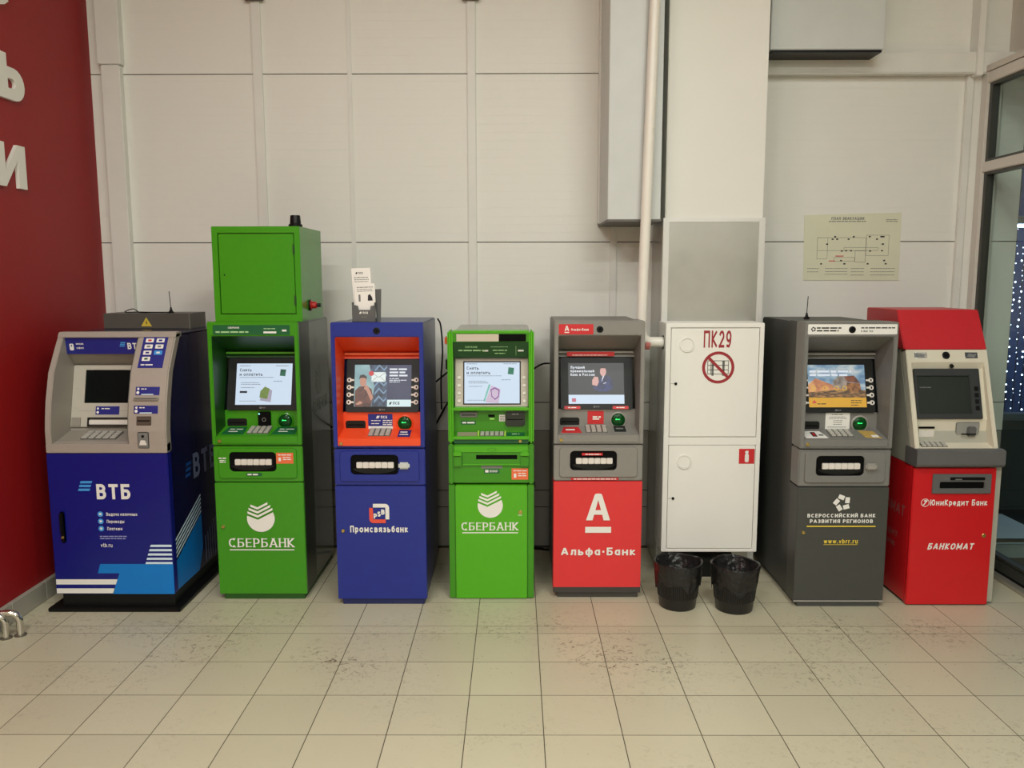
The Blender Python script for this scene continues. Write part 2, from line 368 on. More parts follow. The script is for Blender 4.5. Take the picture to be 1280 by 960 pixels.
struct('trim_8', G().box(2.742, 2.815, 5.125, 5.15, .0, 2.917), M_TRIM, 'flat corner strip between wall and window frame', .003)
struct('trim_9', G().box(1.405, 2.955, 5.075, 5.15, 2.917, 3.04), M_TRIM, 'white horizontal beam above the evacuation plan', .006)
struct('trim_10', G().box(2.715, 2.752, 5.055, 5.15, 2.90, CEIL), M_TRIM, 'short vertical cover strip crossing the horizontal beam', .004)

# ---------------------------------------------------------------- left wall (red), baseboard, right header, hall shell
struct('wall_left', G().box(-2.72, XL, -1.5, 5.158, 0, CEIL), M_RED, 'red painted side wall')
bb = struct('baseboard_left', G().box(XL, XL+.022, -1.5, 5.15, 0, .102), M_GROUT, 'grey tiled skirting along the red wall')
M_SKIRT = mat('skirting_tile', (158, 154, 140), rough=.4, var=.08)
y = 5.15
while y > -1.4:
    mk('tile', G().box(XL+.002, XL+.028, y-.298, y-.002, .001, .105), M_SKIRT, bb, bevel=.002, bseg=1); y -= .3
M_PLASTER = mat('hall_plaster', (206, 200, 188), rough=.8)
struct('wall_right', G().box(2.95, 3.08, -1.5, 5.16, 2.93, CEIL).box(2.78, 2.95, -1.5, 5.16, 2.925, 2.96), M_PLASTER, 'plain pale wall above the window frame')
struct('wall_hall_left', G().box(-11.2, -11, -14, -1.5, 0, CEIL).box(-11.2, -2.56, -1.5, -1.4, 0, CEIL), M_PLASTER, 'pale wall of the hall behind the viewer, left')
struct('wall_hall_right', G().box(11, 11.2, -14, -1.5, 0, CEIL).box(2.95, 11.2, -1.5, -1.4, 0, CEIL), M_PLASTER, 'pale wall of the hall behind the viewer, right')
struct('wall_front', G().box(-11.2, 11.2, -14.2, -14, 0, CEIL), M_PLASTER, 'far end wall of the hall behind the viewer')
struct('ceiling', G().box(-11.2, 11.2, -14.2, -1.4, CEIL, CEIL+.1).box(-2.72, 3.08, -1.4, 5.30, CEIL, CEIL+.1), M_PLASTER, 'white ceiling of the hall')

# ceiling luminaires and an added low row (long housings with a diffuser, each with its own light)
M_DIFF = emat('lamp_diffuser', (255, 246, 225), 3.0)
for i, (x, y, p, *hz) in enumerate(LAMPS):
    t = thing('ceiling_light', 'long white ceiling or low-hung luminaire, out of view', 'lamp', (x, y, hz[0] if hz else CEIL), 0, 'ceiling luminaires of the hall')
    if hz:  # unseen far row, added low to put a highlight on the green box
        for sx in (-.45, .45): mk('hanger_rod', G().tube([(sx, 0, 0), (sx, 0, CEIL-hz[0])], .006, 6), M_TRIM, t)
    mk('housing', G().box(-.62, .62, -.09, .09, -.07, 0), M_TRIM, t, bevel=.01)
    mk('diffuser', G().box(-.6, .6, -.075, .075, -.082 if not hz else -.2, -.07), M_DIFF if not hz else emat('added_pendant_diffuser', (255, 236, 190), 9.0), t, bevel=.004)
    ld = bpy.data.lights.new('tube_light', 'AREA'); ld.shape = 'RECTANGLE'; ld.size = 1.2; ld.size_y = .15; ld.energy = p; ld.color = LAMP_COL
    lo = bpy.data.objects.new('tube_light', ld); COL.objects.link(lo); lo.parent = t; lo.location = (0, 0, -.09 if not hz else -.21)

# ---------------------------------------------------------------- glazed wall on the right
def glass_mat():
    m = bpy.data.materials.new('window_glass'); m.use_nodes = True; nt = m.node_tree; N = nt.nodes; L = nt.links
    N.remove(N['Principled BSDF']); out = N['Material Output']
    tr = N.new('ShaderNodeBsdfTransparent'); tr.inputs[0].default_value = (.93, .975, .95, 1)
    gl = N.new('ShaderNodeBsdfGlossy'); gl.inputs['Roughness'].default_value = .01; gl.inputs[0].default_value = (.95, 1, .96, 1)
    fz = N.new('ShaderNodeFresnel'); fz.inputs['IOR'].default_value = 1.7
    mx = N.new('ShaderNodeMixShader'); ge = N.new('ShaderNodeNewGeometry'); iv = N.new('ShaderNodeMath'); iv.operation = 'SUBTRACT'; iv.inputs[0].default_value = 1; L.new(ge.outputs['Backfacing'], iv.inputs[1])
    mf = N.new('ShaderNodeMath'); mf.operation = 'MULTIPLY'; L.new(fz.outputs[0], mf.inputs[0]); L.new(iv.outputs[0], mf.inputs[1])
    L.new(mf.outputs[0], mx.inputs[0]); L.new(tr.outputs[0], mx.inputs[1]); L.new(gl.outputs[0], mx.inputs[2])
    L.new(mx.outputs[0], out.inputs[0]); return m
M_GLASS = glass_mat()
M_GASKET = mat('dark_gasket', (58, 60, 54), rough=.35)
posts = [5.125, 3.3, 1.7, .1, -1.42]
g = G()
for i, y in enumerate(posts):
    g.box(2.785, 2.875, y-.066, y, .02, 2.925)
g.box(2.787, 2.873, -1.49, 5.123, 2.858, 2.923).box(2.787, 2.873, -1.49, 5.123, 2.343, 2.402)
wn = struct('window_1', g, M_ALU, 'tall glazed wall with pale metal frame at the right', .004)
mk('bottom_rail', G().box(2.80, 2.875, -1.49, 5.06, .03, .10), M_GASKET, wn, bevel=.006)
mk('threshold', G().box(2.752, 2.80, -1.49, 5.12, 0, .022), mat('threshold_metal', (190, 184, 170), rough=.3, metal=.6), wn, bevel=.004)
for a, b in zip(posts, posts[1:]):
    for z0, z1 in ((.10, 2.343), (2.402, 2.858)):
        mk('pane', G().box(2.826, 2.834, b, a-.066, z0, z1), M_GLASS, wn)
        mk('gasket', G().ring(Fr((2.815, 0, 0), (0, 0, 1), (0, -1, 0)), [(-(a-.066), z0), (-b, z0), (-b, z1), (-(a-.066), z1)],
           [(-(a-.094), z0+.016), (-b-.028, z0+.016), (-b-.028, z1-.016), (-(a-.094), z1-.016)], -.03, .014), M_GASKET, wn)

# ---------------------------------------------------------------- what stands outside the glass
tag(mk('pavement', G().box(2.88, 16, -3, 16, -.2, -.06), mat('night_asphalt', (40, 46, 48), rough=.6, var=.2)), 'dark ground outside the glass wall', kind='structure')
st = thing('entrance_step', 'pale frosted step outside the glass wall at the right', 'step', (2.90, 4.92, -.06))
M_STEP = mat('frosted_step', (196, 214, 222), rough=.4, var=.08, vscale=9)
mk('tread', G().box(0, .42, 0, .56, .15, .18), M_STEP, st, bevel=.006)
mk('riser', G().box(.0, .42, .012, .55, 0, .15), mat('step_riser', (150, 160, 158), rough=.5), st)
mk('edge_strip', G().box(.0, .42, -.004, .012, .165, .183), M_CHROME, st)
fw = thing('far_storefront', 'dark storefront with a pale rail, seen through the glass', 'storefront', (3.3, 6.2, -.06))
mk('lower_panel', G().box(0, 4.5, 0, .06, 0, .70), mat('storefront_panel', (62, 74, 74), rough=.5), fw)
mk('rail', G().box(0, 4.5, -.02, .08, .70, .752), mat('storefront_rail', (128, 146, 152), rough=.35, metal=.4), fw, bevel=.005)
mk('post', G().box(0, .07, 0, .06, .752, 3.6), mat('storefront_post', (88, 100, 100), rough=.4), fw)
struct('wall_outside', G().box(3.3, 7.8, 6.82, 6.9, -.06, 3.6), mat('storefront_interior', (62, 92, 150), rough=.8, var=.3, vscale=4), 'blue dim wall behind the fairy lights outside')
M_LED = emat('cold_led', (205, 225, 255), 9.0)
lc = thing('light_curtain', 'hanging curtain of cold white fairy lights beyond the glass', 'fairy lights', (3.55, 6.45, .6))
rn = random.Random(3); g = G(); wires = G()
for i in range(34):
    x = i*.062; wires.tube([(x, 0, 0), (x+rn.uniform(-.01, .01), 0, 1.0), (x, 0, 2.0)], .003, 4)
    z = .05
    while z < 1.62:
        r = rn.choice((.003, .004, .005, .008)); cx = x+rn.uniform(-.015, .015)
        g.add([(cx-r, 0, z), (cx+r, 0, z), (cx, -r, z), (cx, r, z), (cx, 0, z-r), (cx, 0, z+r)], [(0, 2, 5), (2, 1, 5), (1, 3, 5), (3, 0, 5), (2, 0, 4), (1, 2, 4), (3, 1, 4), (0, 3, 4)])
        z += rn.uniform(.03, .075)
mk('wires', wires, M_DARK, lc)
mk('bulbs', g, M_LED, lc)['kind'] = 'stuff'
sn = thing('snowflake_light', 'lit white snowflake hanging in front of the fairy lights', 'decoration', (3.72, 6.40, 1.93))
g = G()
for k in range(3):
    a = k*PI/3; f = Fr((0, 0, 0), (-math.sin(a), 0, math.cos(a)), (math.cos(a), 0, math.sin(a)))
    g.fbox(f, -.07, .07, -.009, .009, 0, .012)
    for s in (-1, 1): g.fbox(f, s*.045-.006, s*.045+.006, -.028, .028, 0, .012)
mk('arms', g, M_LED, sn)
yb = thing('yellow_bauble', 'round yellow ornament hanging by the fairy lights', 'ornament', (3.674, 6.391, 1.57))
mk('ball', G().lathe(Fr((0, 0, 0), (0, 1, 0), (1, 0, 0)), 0, 0, [(.055*math.sin(PI*i/10)+1e-4, -.055*math.cos(PI*i/10)) for i in range(11)]), mat('yellow_gloss', (214, 196, 60), rough=.3), yb, smooth=True)
mk('cap', G().lathe(Fr((0, 0, .05), (0, 1, 0), (1, 0, 0)), 0, 0, [(.014, 0), (.014, .02)]), M_CHROME, yb)
sl = thing('street_lamp', 'small lit lamp box high behind the far storefront glass', 'lamp', (3.80, 6.38, 2.10))
mk('case', G().box(-.10, .10, 0, .06, .02, .08), M_GREYPAINT, sl, bevel=.006)
mk('lens', G().box(-.09, .09, .005, .055, .0, .02), M_LED, sl)

# ---------------------------------------------------------------- column with metal guard, duct, wall box, pipe
cl = struct('column', G().box(.85, 1.405, 4.77, 5.15, 0, CEIL), M_COLUMN, 'white square column behind the fire hose cabinet', .004)
gd = mk('guard_sheet', G().box(.842, 1.413, 4.762, 5.15, .0, 2.05), M_STEEL, cl, bevel=.002)
M_ANGLE = mat('guard_angle', (226, 225, 220), rough=.35, metal=.4)
for x0, x1 in ((.838, .872), (1.383, 1.417)):
    mk('corner_angle', G().box(x0, x1, 4.757, 4.80, 0, 2.055), M_ANGLE, cl, bevel=.002)
mk('top_strip', G().box(.838, 1.417, 4.758, 4.775, 2.035, 2.058), M_ANGLE, cl, bevel=.002)
du = thing('wall_duct', 'tall light grey metal duct left of the white column', 'duct', (.51, 4.65, 0))
mk('casing', G().box(0, .292, 0, .50, 2.04, CEIL), M_GREYPAINT, du, bevel=.004)
mk('bottom_flange', G().box(-.004, .296, -.003, .50, 2.032, 2.044), mat('flange_dark', (96, 94, 88), rough=.5), du)
mk('edge_strip', G().box(-.012, .0, .46, .50, 2.05, CEIL), M_TRIM, du)
wx = thing('wall_box', 'grey white metal box high on the wall right of the column', 'box', (1.45, 4.90, 3.0))
mk('casing', G().box(0, .645, 0, .25, .008, 1.38), M_GREYPAINT, wx, bevel=.004)
mk('underside', G().box(.01, .635, .006, .25, -.006, .008), M_BLACK, wx)
pp = thing('water_pipe', 'white water pipe running down into the fire hose cabinet', 'pipe', (0, 4.60, 0))
M_PIPE = mat('pipe_paint', (236, 231, 219), rough=.28, var=.04)
mk('riser', G().tube([(.768, 0, CEIL-.002), (.741, 0, 3.18), (.7005, 0, 1.49), (.6985, 0, 1.44)], .029, 16), M_PIPE, pp, smooth=True)
mk('elbow', G().tube([(.6985, 0, 1.45)]+[(.7585-.06*math.cos(a), 0, 1.425-.06*math.sin(a)) for a in (0, .4, .8, 1.2, PI/2)]+[(.823, 0, 1.365)], .0295, 16), M_PIPE, pp, smooth=True)
mk('joint_ring', G().lathe(Fr((.7255, 0, 2.53), (0, 1, 0), (1, 0, 0)), 0, 0, [(.0305, -.01), (.0305, .01)], 20), M_PIPE, pp, smooth=True)
mk('red_reflection', G().tube([(.722, -.002, 1.355), (.748, -.002, 1.352)], .0303, 14), mat('reflected_red', (204, 118, 110), rough=.6), pp)  # red reflection on the elbow, put on as a coloured sleeve

# ================================================================ cash machines
M_PW = mat('print_white', (236, 234, 226), rough=.45, var=0)
M_PG = mat('print_grey', (120, 120, 116), rough=.5, var=0)
M_PK = mat('print_black', (30, 30, 32), rough=.5, var=0)
M_PR = mat('print_red', (206, 40, 44), rough=.45, var=0)
M_PO = mat('sticker_orange', (236, 112, 66), rough=.45, var=0)
M_PY = mat('print_yellow', (226, 200, 70), rough=.45, var=0)
M_PB = mat('print_blue', (34, 40, 128), rough=.4, var=0)
M_PDG = mat('print_dark_green', (18, 96, 52), rough=.4, var=0)
M_BEZ = mat('bezel_charcoal', (26, 27, 26), rough=.4, spec=.25, var=0)
M_POCK = mat('pocket_black', (9, 9, 9), rough=.6, spec=.1, var=0)
M_SHUT = mat('shutter_white', (226, 220, 210), rough=.35, var=.03)
M_KEY = mat('keypad_steel', (198, 195, 184), rough=.35, metal=.2, var=.05)
M_KEYD = mat('keypad_bed', (92, 92, 86), rough=.5)
M_GRN = mat('antiskimmer_green', (4, 66, 22), rough=.15, spec=.3, var=.3, vscale=40)
M_GRNL = emat('reader_glow', (40, 255, 120), 1.1)
M_GOLD = mat('brass_lock', (196, 170, 96), rough=.3, metal=.8, var=0)
SCR_W = emat('screen_white', (212, 230, 248), .70)
SCR_TXT = mat('screen_text', (34, 44, 60), rough=.4, var=0)
SCR_DIM = mat('screen_text_dim', (120, 136, 156), rough=.4, var=0)

def lock(f, u, v, parent, r=.009, n=0.0):
    o = mk('lock', G().lathe(f, u, v, [(r, n-.004), (r, n+.004), (r*.8, n+.006)], 16), M_GOLD, parent, smooth=True)
    return o
def sub(name, f, pts, n0, n1, m, parent, bevel=0.0): return mk(name, G().prism(f, pts, n0, n1), m, parent, bevel)
def sheet(name, f, pts, m, parent, n=.0006): return flatmk(name, G().flat(f, pts, n), m, parent)
def R4(u0, u1, v0, v1): return [(u0, v0), (u1, v0), (u1, v1), (u0, v1)]
def camera_eye(f, u, v, parent, r=.014, n=0.0):
    o = mk('camera_eye', G().lathe(f, u, v, [(r*1.25, n-.003), (r*1.25, n+.002), (r, n+.003), (r*.9, n+.0015)], 20), M_BLACK, parent, smooth=True)
    mk('lens', G().lathe(f, u, v, [(r*.45, n+.0016), (r*.3, n+.004), (.0005, n+.005)], 14), M_POCK, o, smooth=True)
def keypad(f, u0, u1, v0, v1, parent, cols=4, rws=4, n=0.0):
    o = mk('keypad', G().fbox(f, u0, u1, v0, v1, n-.004, n+.003), M_KEYD, parent, bevel=.001, bseg=1)
    du = (u1-u0)/cols; dv = (v1-v0)/rws; kg = G()
    for i in range(cols):
        for j in range(rws):
            kg.fbox(f, u0+du*(i+.14), u0+du*(i+.86), v0+dv*(j+.16), v0+dv*(j+.84), n+.003, n+.008)
    mk('keys', kg, M_KEY, o)
    return o
def warrow(f, u, v, r, parent, mw, mgreen):           # round emblem of stacked chevrons over a disc
    g = G()
    # lower disc: circle cut by a check-shaped notch
    cut = [(-.99, .22), (-.22, -.10), (1.0, .52)]
    low = [(r*math.cos(a), r*math.sin(a)) for a in [math.radians(d) for d in range(170, 388, 7)]]
    def yc(x):
        x /= r
        return r*(cut[0][1]+(x-cut[0][0])*(cut[1][1]-cut[0][1])/(cut[1][0]-cut[0][0]) if x < cut[1][0] else cut[1][1]+(x-cut[1][0])*(cut[2][1]-cut[1][1])/(cut[2][0]-cut[1][0]))
    top = [(r*.93, yc(r*.93)), (r*.4, yc(r*.4)), (-.22*r, yc(-.22*r)), (-r*.6, yc(-r*.6)), (-r*.97, yc(-r*.97))]
    low = [p for p in low if p[1] < yc(p[0])]
    c = (u, v-.35*r); ring = low+top
    for i in range(len(ring)):
        a, b = ring[i], ring[(i+1) % len(ring)]
        g.flat(f, [c, (u+a[0], v+a[1]), (u+b[0], v+b[1])], .0006)
    for k in range(3):
        off = .16*r+.30*r*k; x0 = (-.95, -.86, -.72)[k]*r; x1 = (.86, .72, .52)[k]*r; h = .17*r
        P = [(x0, yc(x0)+off), (-.22*r, yc(-.22*r)+off), (x1, yc(x1)+off)]
        for a, b in zip(P, P[1:]): g.flat(f, [(u+a[0], v+a[1]), (u+b[0], v+b[1]), (u+b[0], v+b[1]+h), (u+a[0], v+a[1]+h)], .0006)
    flatmk('emblem', g, mw, parent)

def ncr(label, X, Y, c, name='cash_machine', depth=.70, knob=False, side=None, rz=0, buttons='LR'):
    """c: frame, recess, drawer, door, body, plinth materials"""
    t = thing(name, label, 'cash machine', (X, Y, 0), rz); H = .236; D = .24; f = FRONT
    mk('cabinet_body', G().box(-.231, .231, D, depth, .03, 1.492), c['body'], t, bevel=.006)
    E_ = c.get('edge', .13); cs_ = c.get('side', c['body'])
    if E_ < D: mk('side_wrap', G().ring(f, R4(-.2345, .2345, .034, 1.498), R4(-.219, .219, .05, 1.43), -D, -E_), cs_, t, bevel=.002)
    mk('plinth', G().box(-.212, .222, .012, depth-.02, 0, .032), c['plinth'], t)
    # upper fascia frame
    g = G().ring(f, R4(-H, H, .850, 1.50), R4(-.215, .215, .858, 1.425), -E_, 0)
    fr = mk('fascia_frame', g, c['frame'], t, bevel=.005)
    lip = mk('shelf_lip', G().fbox(f, -.2145, .2145, .8585, .8995, -.03, -.0015), c.get('ctl', c['recess']), t, bevel=.003); lock(f, -.197, .872, lip)
    # recess shell
    prof = [(.02, .9), (.137, .930), (.135, 1.010), (.122, 1.016), (.202, 1.294), (.215, 1.328)]
    g = G()
    inner = .209
    for s in (-1, 1):
        vs = [(s*inner, y, z) for y, z in prof]+[(s*.2148, .004, .898), (s*.2148, .004, 1.425)]
        k = len(prof)
        g.add(vs, [(0, 1, k), (1, 2, 3, k), (3, 4, k), (4, k+1, k), (4, 5, k+1)])
    g.add([(-.2148, .004, 1.425), (.2148, .004, 1.425), (inner, .215, 1.328), (-inner, .215, 1.328)], [(0, 1, 2, 3)])
    g.add([(-inner, .215, 1.328), (inner, .215, 1.328), (inner, .202, 1.294), (-inner, .202, 1.294)], [(0, 1, 2, 3)])
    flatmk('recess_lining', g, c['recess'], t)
    mk('visor_edge', G().prof([(.178, 1.327), (.212, 1.327), (.212, 1.316), (.178, 1.318)], -.204, .204), c['visor'], t)
    # control face and shelf
    fa = seg(.135, .922, .135, 1.01)
    cf = mk('control_face', G().box(-inner, inner, .135, .16, .924, 1.016), c.get('ctl', c['recess']), t)
    sh = seg(.004, .8985, .136, .930)
    mk('shelf', G().fbox(sh, -.213, .213, 0, .1365, -.006, 0), c.get('ctl', c['recess']), t)
    mk('receipt_slot', G().prism(fa, rr(-.198, -.092, .003, .048, .012), 0, .003), M_BEZ, t)
    mk('slot_mouth', G().fbox(fa, -.188, -.102, .022, .028, .001, .0042), M_POCK, t)
    rd = mk('card_reader', G().lathe(fa, .118, .034, [(.046, 0), (.046, .006), (.040, .010), (.038, .008)], 28), c['reader'], t, smooth=True)
    mk('dome', G().lathe(fa, .118, .034, [(.0385, .007), (.034, .012), (.025, .016), (.012, .018), (.0005, .0185)], 28), M_GRN, rd, smooth=True)
    mk('glow', G().fbox(fa, .102, .128, .036, .044, .015, .0200), M_GRNL, rd, bevel=.002)
    kp = keypad(sh, -.065, .052, .030, .120, t)
    # screen
    b = seg(.122, 1.016, .202, 1.294); bl = .2893
    bz = mk('screen_bezel', G().ring(b, rr(-.194, .194, .002, bl-.004, .012), rr(-.152, .152, .030, .257, .003), -.01, .004), M_BEZ, t)
    scr = mk('screen', G().fbox(b, -.152, .152, .030, .257, -.008, -.002), c['screen'], t)
    mg = tmesh(b, 'NCR', -.004, .0105, .0075, sw=.22, n=.0046).ring(b, circ(-.012, .014, .0055, 14), circ(-.012, .014, .0022, 14), .0045, .0046); flatmk('maker_mark', mg, M_PG, bz)
    if buttons:
        for sx in (-1, 1):
            if sx < 0 and 'L' not in buttons: continue
            for v in (.173, .134, .094, .054):
                k = mk('side_key', G().fbox(b, min(sx*.153, sx*.176), max(sx*.153, sx*.176), v-.0045, v+.0045, .003, .0075), M_SHUT, bz)
                mk('key_ring', G().ring(b, circ(sx*.178, v, .0125, 16), circ(sx*.178, v, .0068, 16), .003, .009), M_SHUT, k)
    if c.get('cam', True): camera_eye(f, .0, 1.457, fr)
    # drawer
    dr = mk('dispenser', G().box(-H, H, .006, E_, .650, .8435), c['drawer'], t, bevel=.005)
    pk = rr(-.150, .098, .708, .813, .022)
    mk('front_panel', G().ring(f, rr(-.206, .206, .672, .832, .016), pk, -.006, .004), c['drawer'], dr, bevel=.002, bseg=1)
    mk('pocket', G().prism(f, [(u*.999, v) for u, v in pk], -.0058, -.0045), M_POCK, dr)
    for i in range(6):
        u0 = -.119+i*.0325
        mk('shutter_segment', G().fbox(f, u0, u0+.0312, .744, .775, -.0045, .010), M_SHUT, dr, bevel=.0025)
    mk('tray_lip', G().prism(f, arc(-.026, .742, .112, .028, 180, 360, 12), -.0045, .006), M_BEZ, dr)
    if knob: mk('knob', G().fbox(f, .100, .158, .741, .776, .002, .024), c['knob'], dr, bevel=.008)
    # door
    do = mk('door', G().box(-H, H, .004, E_, .030, .646), c['door'], t, bevel=.003)
    if c.get('doorlock', True): lock(f, -.199, .406, do)
    return dict(t=t, f=f, frame=fr, lip=lip, ctl=cf, fa=fa, sh=sh, b=b, screen=scr, bezel=bz, drawer=dr, door=do, reader=rd)

def bank_screen(b, scr, variant):
    n0 = -.0014
    text(b, 'Снять', -.135, .213, .017, SCR_TXT, scr, 'screen_text', sw=.17, n=n0)
    text(b, 'и оплатить', -.135, .189, .017, SCR_TXT, scr, 'screen_text', sw=.17, n=n0)
    bars(b, [(-.135, -.08, .243, .003), (.06, .13, .243, .003), (-.135, .05, .179, .0028), (-.125, -.03, .150, .003), (-.125, -.02, .141, .003), (-.125, -.05, .123, .003), (.05, .10, .158, .003), (-.13, -.04, .05, .0025)], SCR_DIM, scr, n0)
    sheet('card_picture', b, [(.083, .19), (.113, .187), (.117, .223), (.087, .226)], mat('picture_green', (40, 120, 98), rough=.4, var=.2, vscale=60), scr, n0)
    if variant == 1:
        sheet('button_picture', b, R4(-.13, -.09, .095, .106), SCR_TXT, scr, n0)
        sheet('notes_picture', b, [(-.02, .055), (.04, .045), (.045, .11), (.0, .125)], mat('picture_violet', (176, 176, 206), rough=.4, var=0), scr, n0)
        sheet('sprout_picture', b, [(-.022, .07), (.02, .062), (.032, .118), (.005, .13), (-.018, .105)], mat('picture_leaf', (120, 150, 82), rough=.4, var=.3, vscale=80), scr, n0+.0003)
    else:
        sheet('stripe_picture', b, [(-.046, .045), (-.038, .045), (-.008, .135), (-.018, .135)], mat('picture_teal', (120, 196, 190), rough=.4, var=.2, vscale=40), scr, n0)
        sheet('glow_picture', b, [(-.036, .04), (.035, .035), (.045, .11), (-.005, .13)], mat('picture_pink', (206, 190, 226), rough=.4, var=.1, vscale=40), scr, n0+.0002)
        g = G(); sh_ = [(-.008, .108), (.015, .12), (.040, .105), (.036, .070), (.015, .052), (-.004, .072)]
        for i in range(6):
            a, c_ = sh_[i], sh_[(i+1) % 6]; g.flat(b, [a, c_, (c_[0]*.8+.003, c_[1]*.8+.017), (a[0]*.8+.003, a[1]*.8+.017)], n0+.0005)
        flatmk('shield_picture', g, mat('picture_purple', (132, 76, 168), rough=.4, var=.2, vscale=60), scr)

# ---------------------------------------------------------------- green machine with the box on top
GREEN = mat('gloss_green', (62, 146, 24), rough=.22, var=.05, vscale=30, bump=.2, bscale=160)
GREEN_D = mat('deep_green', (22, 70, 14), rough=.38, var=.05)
GREENL = mat('lip_green', (86, 170, 40), rough=.35, var=.03)
BODY_G = mat('body_green_grey', (44, 58, 40), rough=.22, var=.1, coat=.3)
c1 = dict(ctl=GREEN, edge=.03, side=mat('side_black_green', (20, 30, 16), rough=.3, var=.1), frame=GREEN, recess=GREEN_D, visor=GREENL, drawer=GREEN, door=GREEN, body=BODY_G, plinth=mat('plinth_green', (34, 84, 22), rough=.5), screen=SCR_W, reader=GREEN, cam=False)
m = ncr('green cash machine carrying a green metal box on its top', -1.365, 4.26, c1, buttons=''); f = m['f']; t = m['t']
lb = sub('service_label', f, rr(-.205, .195, 1.432, 1.483, .004), 0, .001, M_PDG, m['frame'])
bars(f, [(-.19, -.02, 1.443, .008), (.06, .12, 1.462, .004)], mat('print_pale_green', (170, 210, 150), rough=.4, var=0), lb, .0016)
text(f, 'СБЕРБАНК', -.125, 1.465, .009, M_PW, lb, 'lettering', sw=.2, n=.0016)
sheet('white_field', f, R4(.058, .125, 1.440, 1.450), M_PW, lb, .0016); sheet('white_field', f, R4(.155, .178, 1.450, 1.459), M_PW, lb, .0016)
bank_screen(m['b'], m['screen'], 1)
fa, sh = m['fa'], m['sh']
pd = mk('contactless_reader', G().fbox(fa, -.026, .040, .006, .086, 0, .022), M_POCK, t, bevel=.004)
mk('indicator', G().lathe(fa, -.018, .076, [(.004, .021), (.004, .0235)], 10), emat('cyan_led', (150, 255, 240), 1.5), pd)
mk('wave_mark', G().ring(fa, circ(.007, .045, .011, 16), circ(.007, .045, .008, 16), .0215, .0228), M_PG, pd)
for u0, u1 in ((-.198, -.078), (.068, .196)):
    s_ = sub('shelf_sticker', sh, [(u0, .02), (u1, .02), (u1-.006, .115), (u0+.014, .115)], 0, .0012, M_PDG, t)
    bars(sh, [(u0+.03, u1-.02, .08, .010), (u0+.03, u1-.04, .05, .010)], M_PW, s_, .0018)
dr = m['drawer']
os_ = sub('notice_sticker', f, R4(.100, .190, .752, .810), .004, .0052, M_PO, dr)
bars(f, [(.110, .180, .796, .005), (.135, .180, .783, .005), (.135, .178, .772, .005), (.112, .125, .765, .02)], M_PW, os_, .0058)
bars(f, [(-.205, -.165, .778, .006), (-.200, -.168, .766, .005), (-.200, -.168, .757, .005)], M_PW, dr, .0046)
ss = sub('small_sticker', f, R4(-.06, .02, .684, .702), .004, .005, M_PDG, dr); bars(f, [(-.055, .0, .689, .008)], M_PW, ss, .0056)
warrow(f, .004, .452, .074, m['door'], M_PW, GREEN)
fdoor = Fr((0, .004, 0))
text(f, 'СБЕРБАНК', .002, .293, .050, M_PW, m['door'], 'lettering', sw=.15, width=.350, align='C', serif=True, gap=.16)
sheet('underline', f, R4(-.170, .177, .276, .282), M_PW, m['door'])
fs = Fr((.231, 0, 0), (0, 0, 1), (0, 1, 0))       # right-hand side of the cabinet
sl_ = mat('side_print_shaded', (128, 140, 122), rough=.3, var=0)  # white logo dimmed to grey: side shade put into the print colour
warrow(fs, .43, 1.14, .075, t, sl_, None); text(fs, 'СБЕРБАНК', .24, .97, .07, sl_, t, 'side_lettering', sw=.16, width=.40)
# box on top
t = thing('metal_box', 'green metal box with hinged door standing on the green machine', 'box', (-1.33, 4.265, 1.5))
mk('case', G().ring(FRONT, R4(-.226, .226, 0, .486), R4(-.196, .196, .038, .452), -.46, 0).box(-.224, .224, .03, .46, .002, .484), GREEN, t, bevel=.002)
dd = mk('door', G().fbox(FRONT, -.192, .192, .042, .448, -.02, -.003), GREEN, t, bevel=.002)
mk('keyhole', G().lathe(FRONT, -.168, .24, [(.004, -.004), (.004, -.002)], 12), M_POCK, dd)
for z in (.11, .37): mk('hinge', G().box(.188, .199, -.004, .004, z-.025, z+.025), GREEN_D, t, bevel=.002)
bk = mk('siren_cap', G().lathe(Fr((.165, .16, .486), (0, 1, 0), (1, 0, 0)), 0, 0, [(.036, 0), (.036, .018), (.029, .022), (.026, .062), (.024, .066)], 20), M_BLACK, t, smooth=True)
fk = Fr((.226, 0, 0), (0, 0, 1), (0, 1, 0))
ks = mk('key_switch', G().lathe(fk, .16, .080, [(.026, 0), (.026, .012), (.018, .014), (.018, .036), (.012, .04)], 18), mat('switch_red', (176, 30, 28), rough=.35, var=0), t, smooth=True)
mk('bezel', G().lathe(fk, .16, .080, [(.030, 0), (.030, .007), (.024, .009)], 18), M_BLACK, ks, smooth=True)
mk('plug', G().lathe(fk, .16, .080, [(.010, .036), (.010, .06)], 12), M_BLACK, ks)

# ---------------------------------------------------------------- blue and orange machine
BLUE = mat('machine_blue', (28, 44, 136), rough=.36, var=.05, vscale=20, bump=.08, bscale=300)
ORNG = mat('machine_orange', (240, 82, 38), rough=.38, var=.03)
SCR_N = pmat('screen_navy', ((44, 50, 82), (54, 60, 94)), 8, .7)
BODY_B = mat('body_navy', (30, 38, 92), rough=.3, var=.08)
c2 = dict(edge=.05, side=BODY_B, frame=BLUE, recess=ORNG, visor=mat('visor_orange', (246, 120, 76), rough=.4), drawer=BLUE, door=BLUE, body=BODY_B, plinth=mat('plinth_navy', (26, 34, 84), rough=.5), screen=SCR_N, reader=ORNG, knob=M_GREYPAINT)
m = ncr('blue cash machine with a bright orange screen recess', -.709, 4.19, c2, knob=True); f, b, scr, t = m['f'], m['b'], m['screen'], m['t']
P0 = -.0015
sheet('photo_field', b, R4(-.152, .022, .030, .257), pmat('screen_aqua', ((128, 166, 172), (160, 196, 198)), 9, .65), scr, P0)
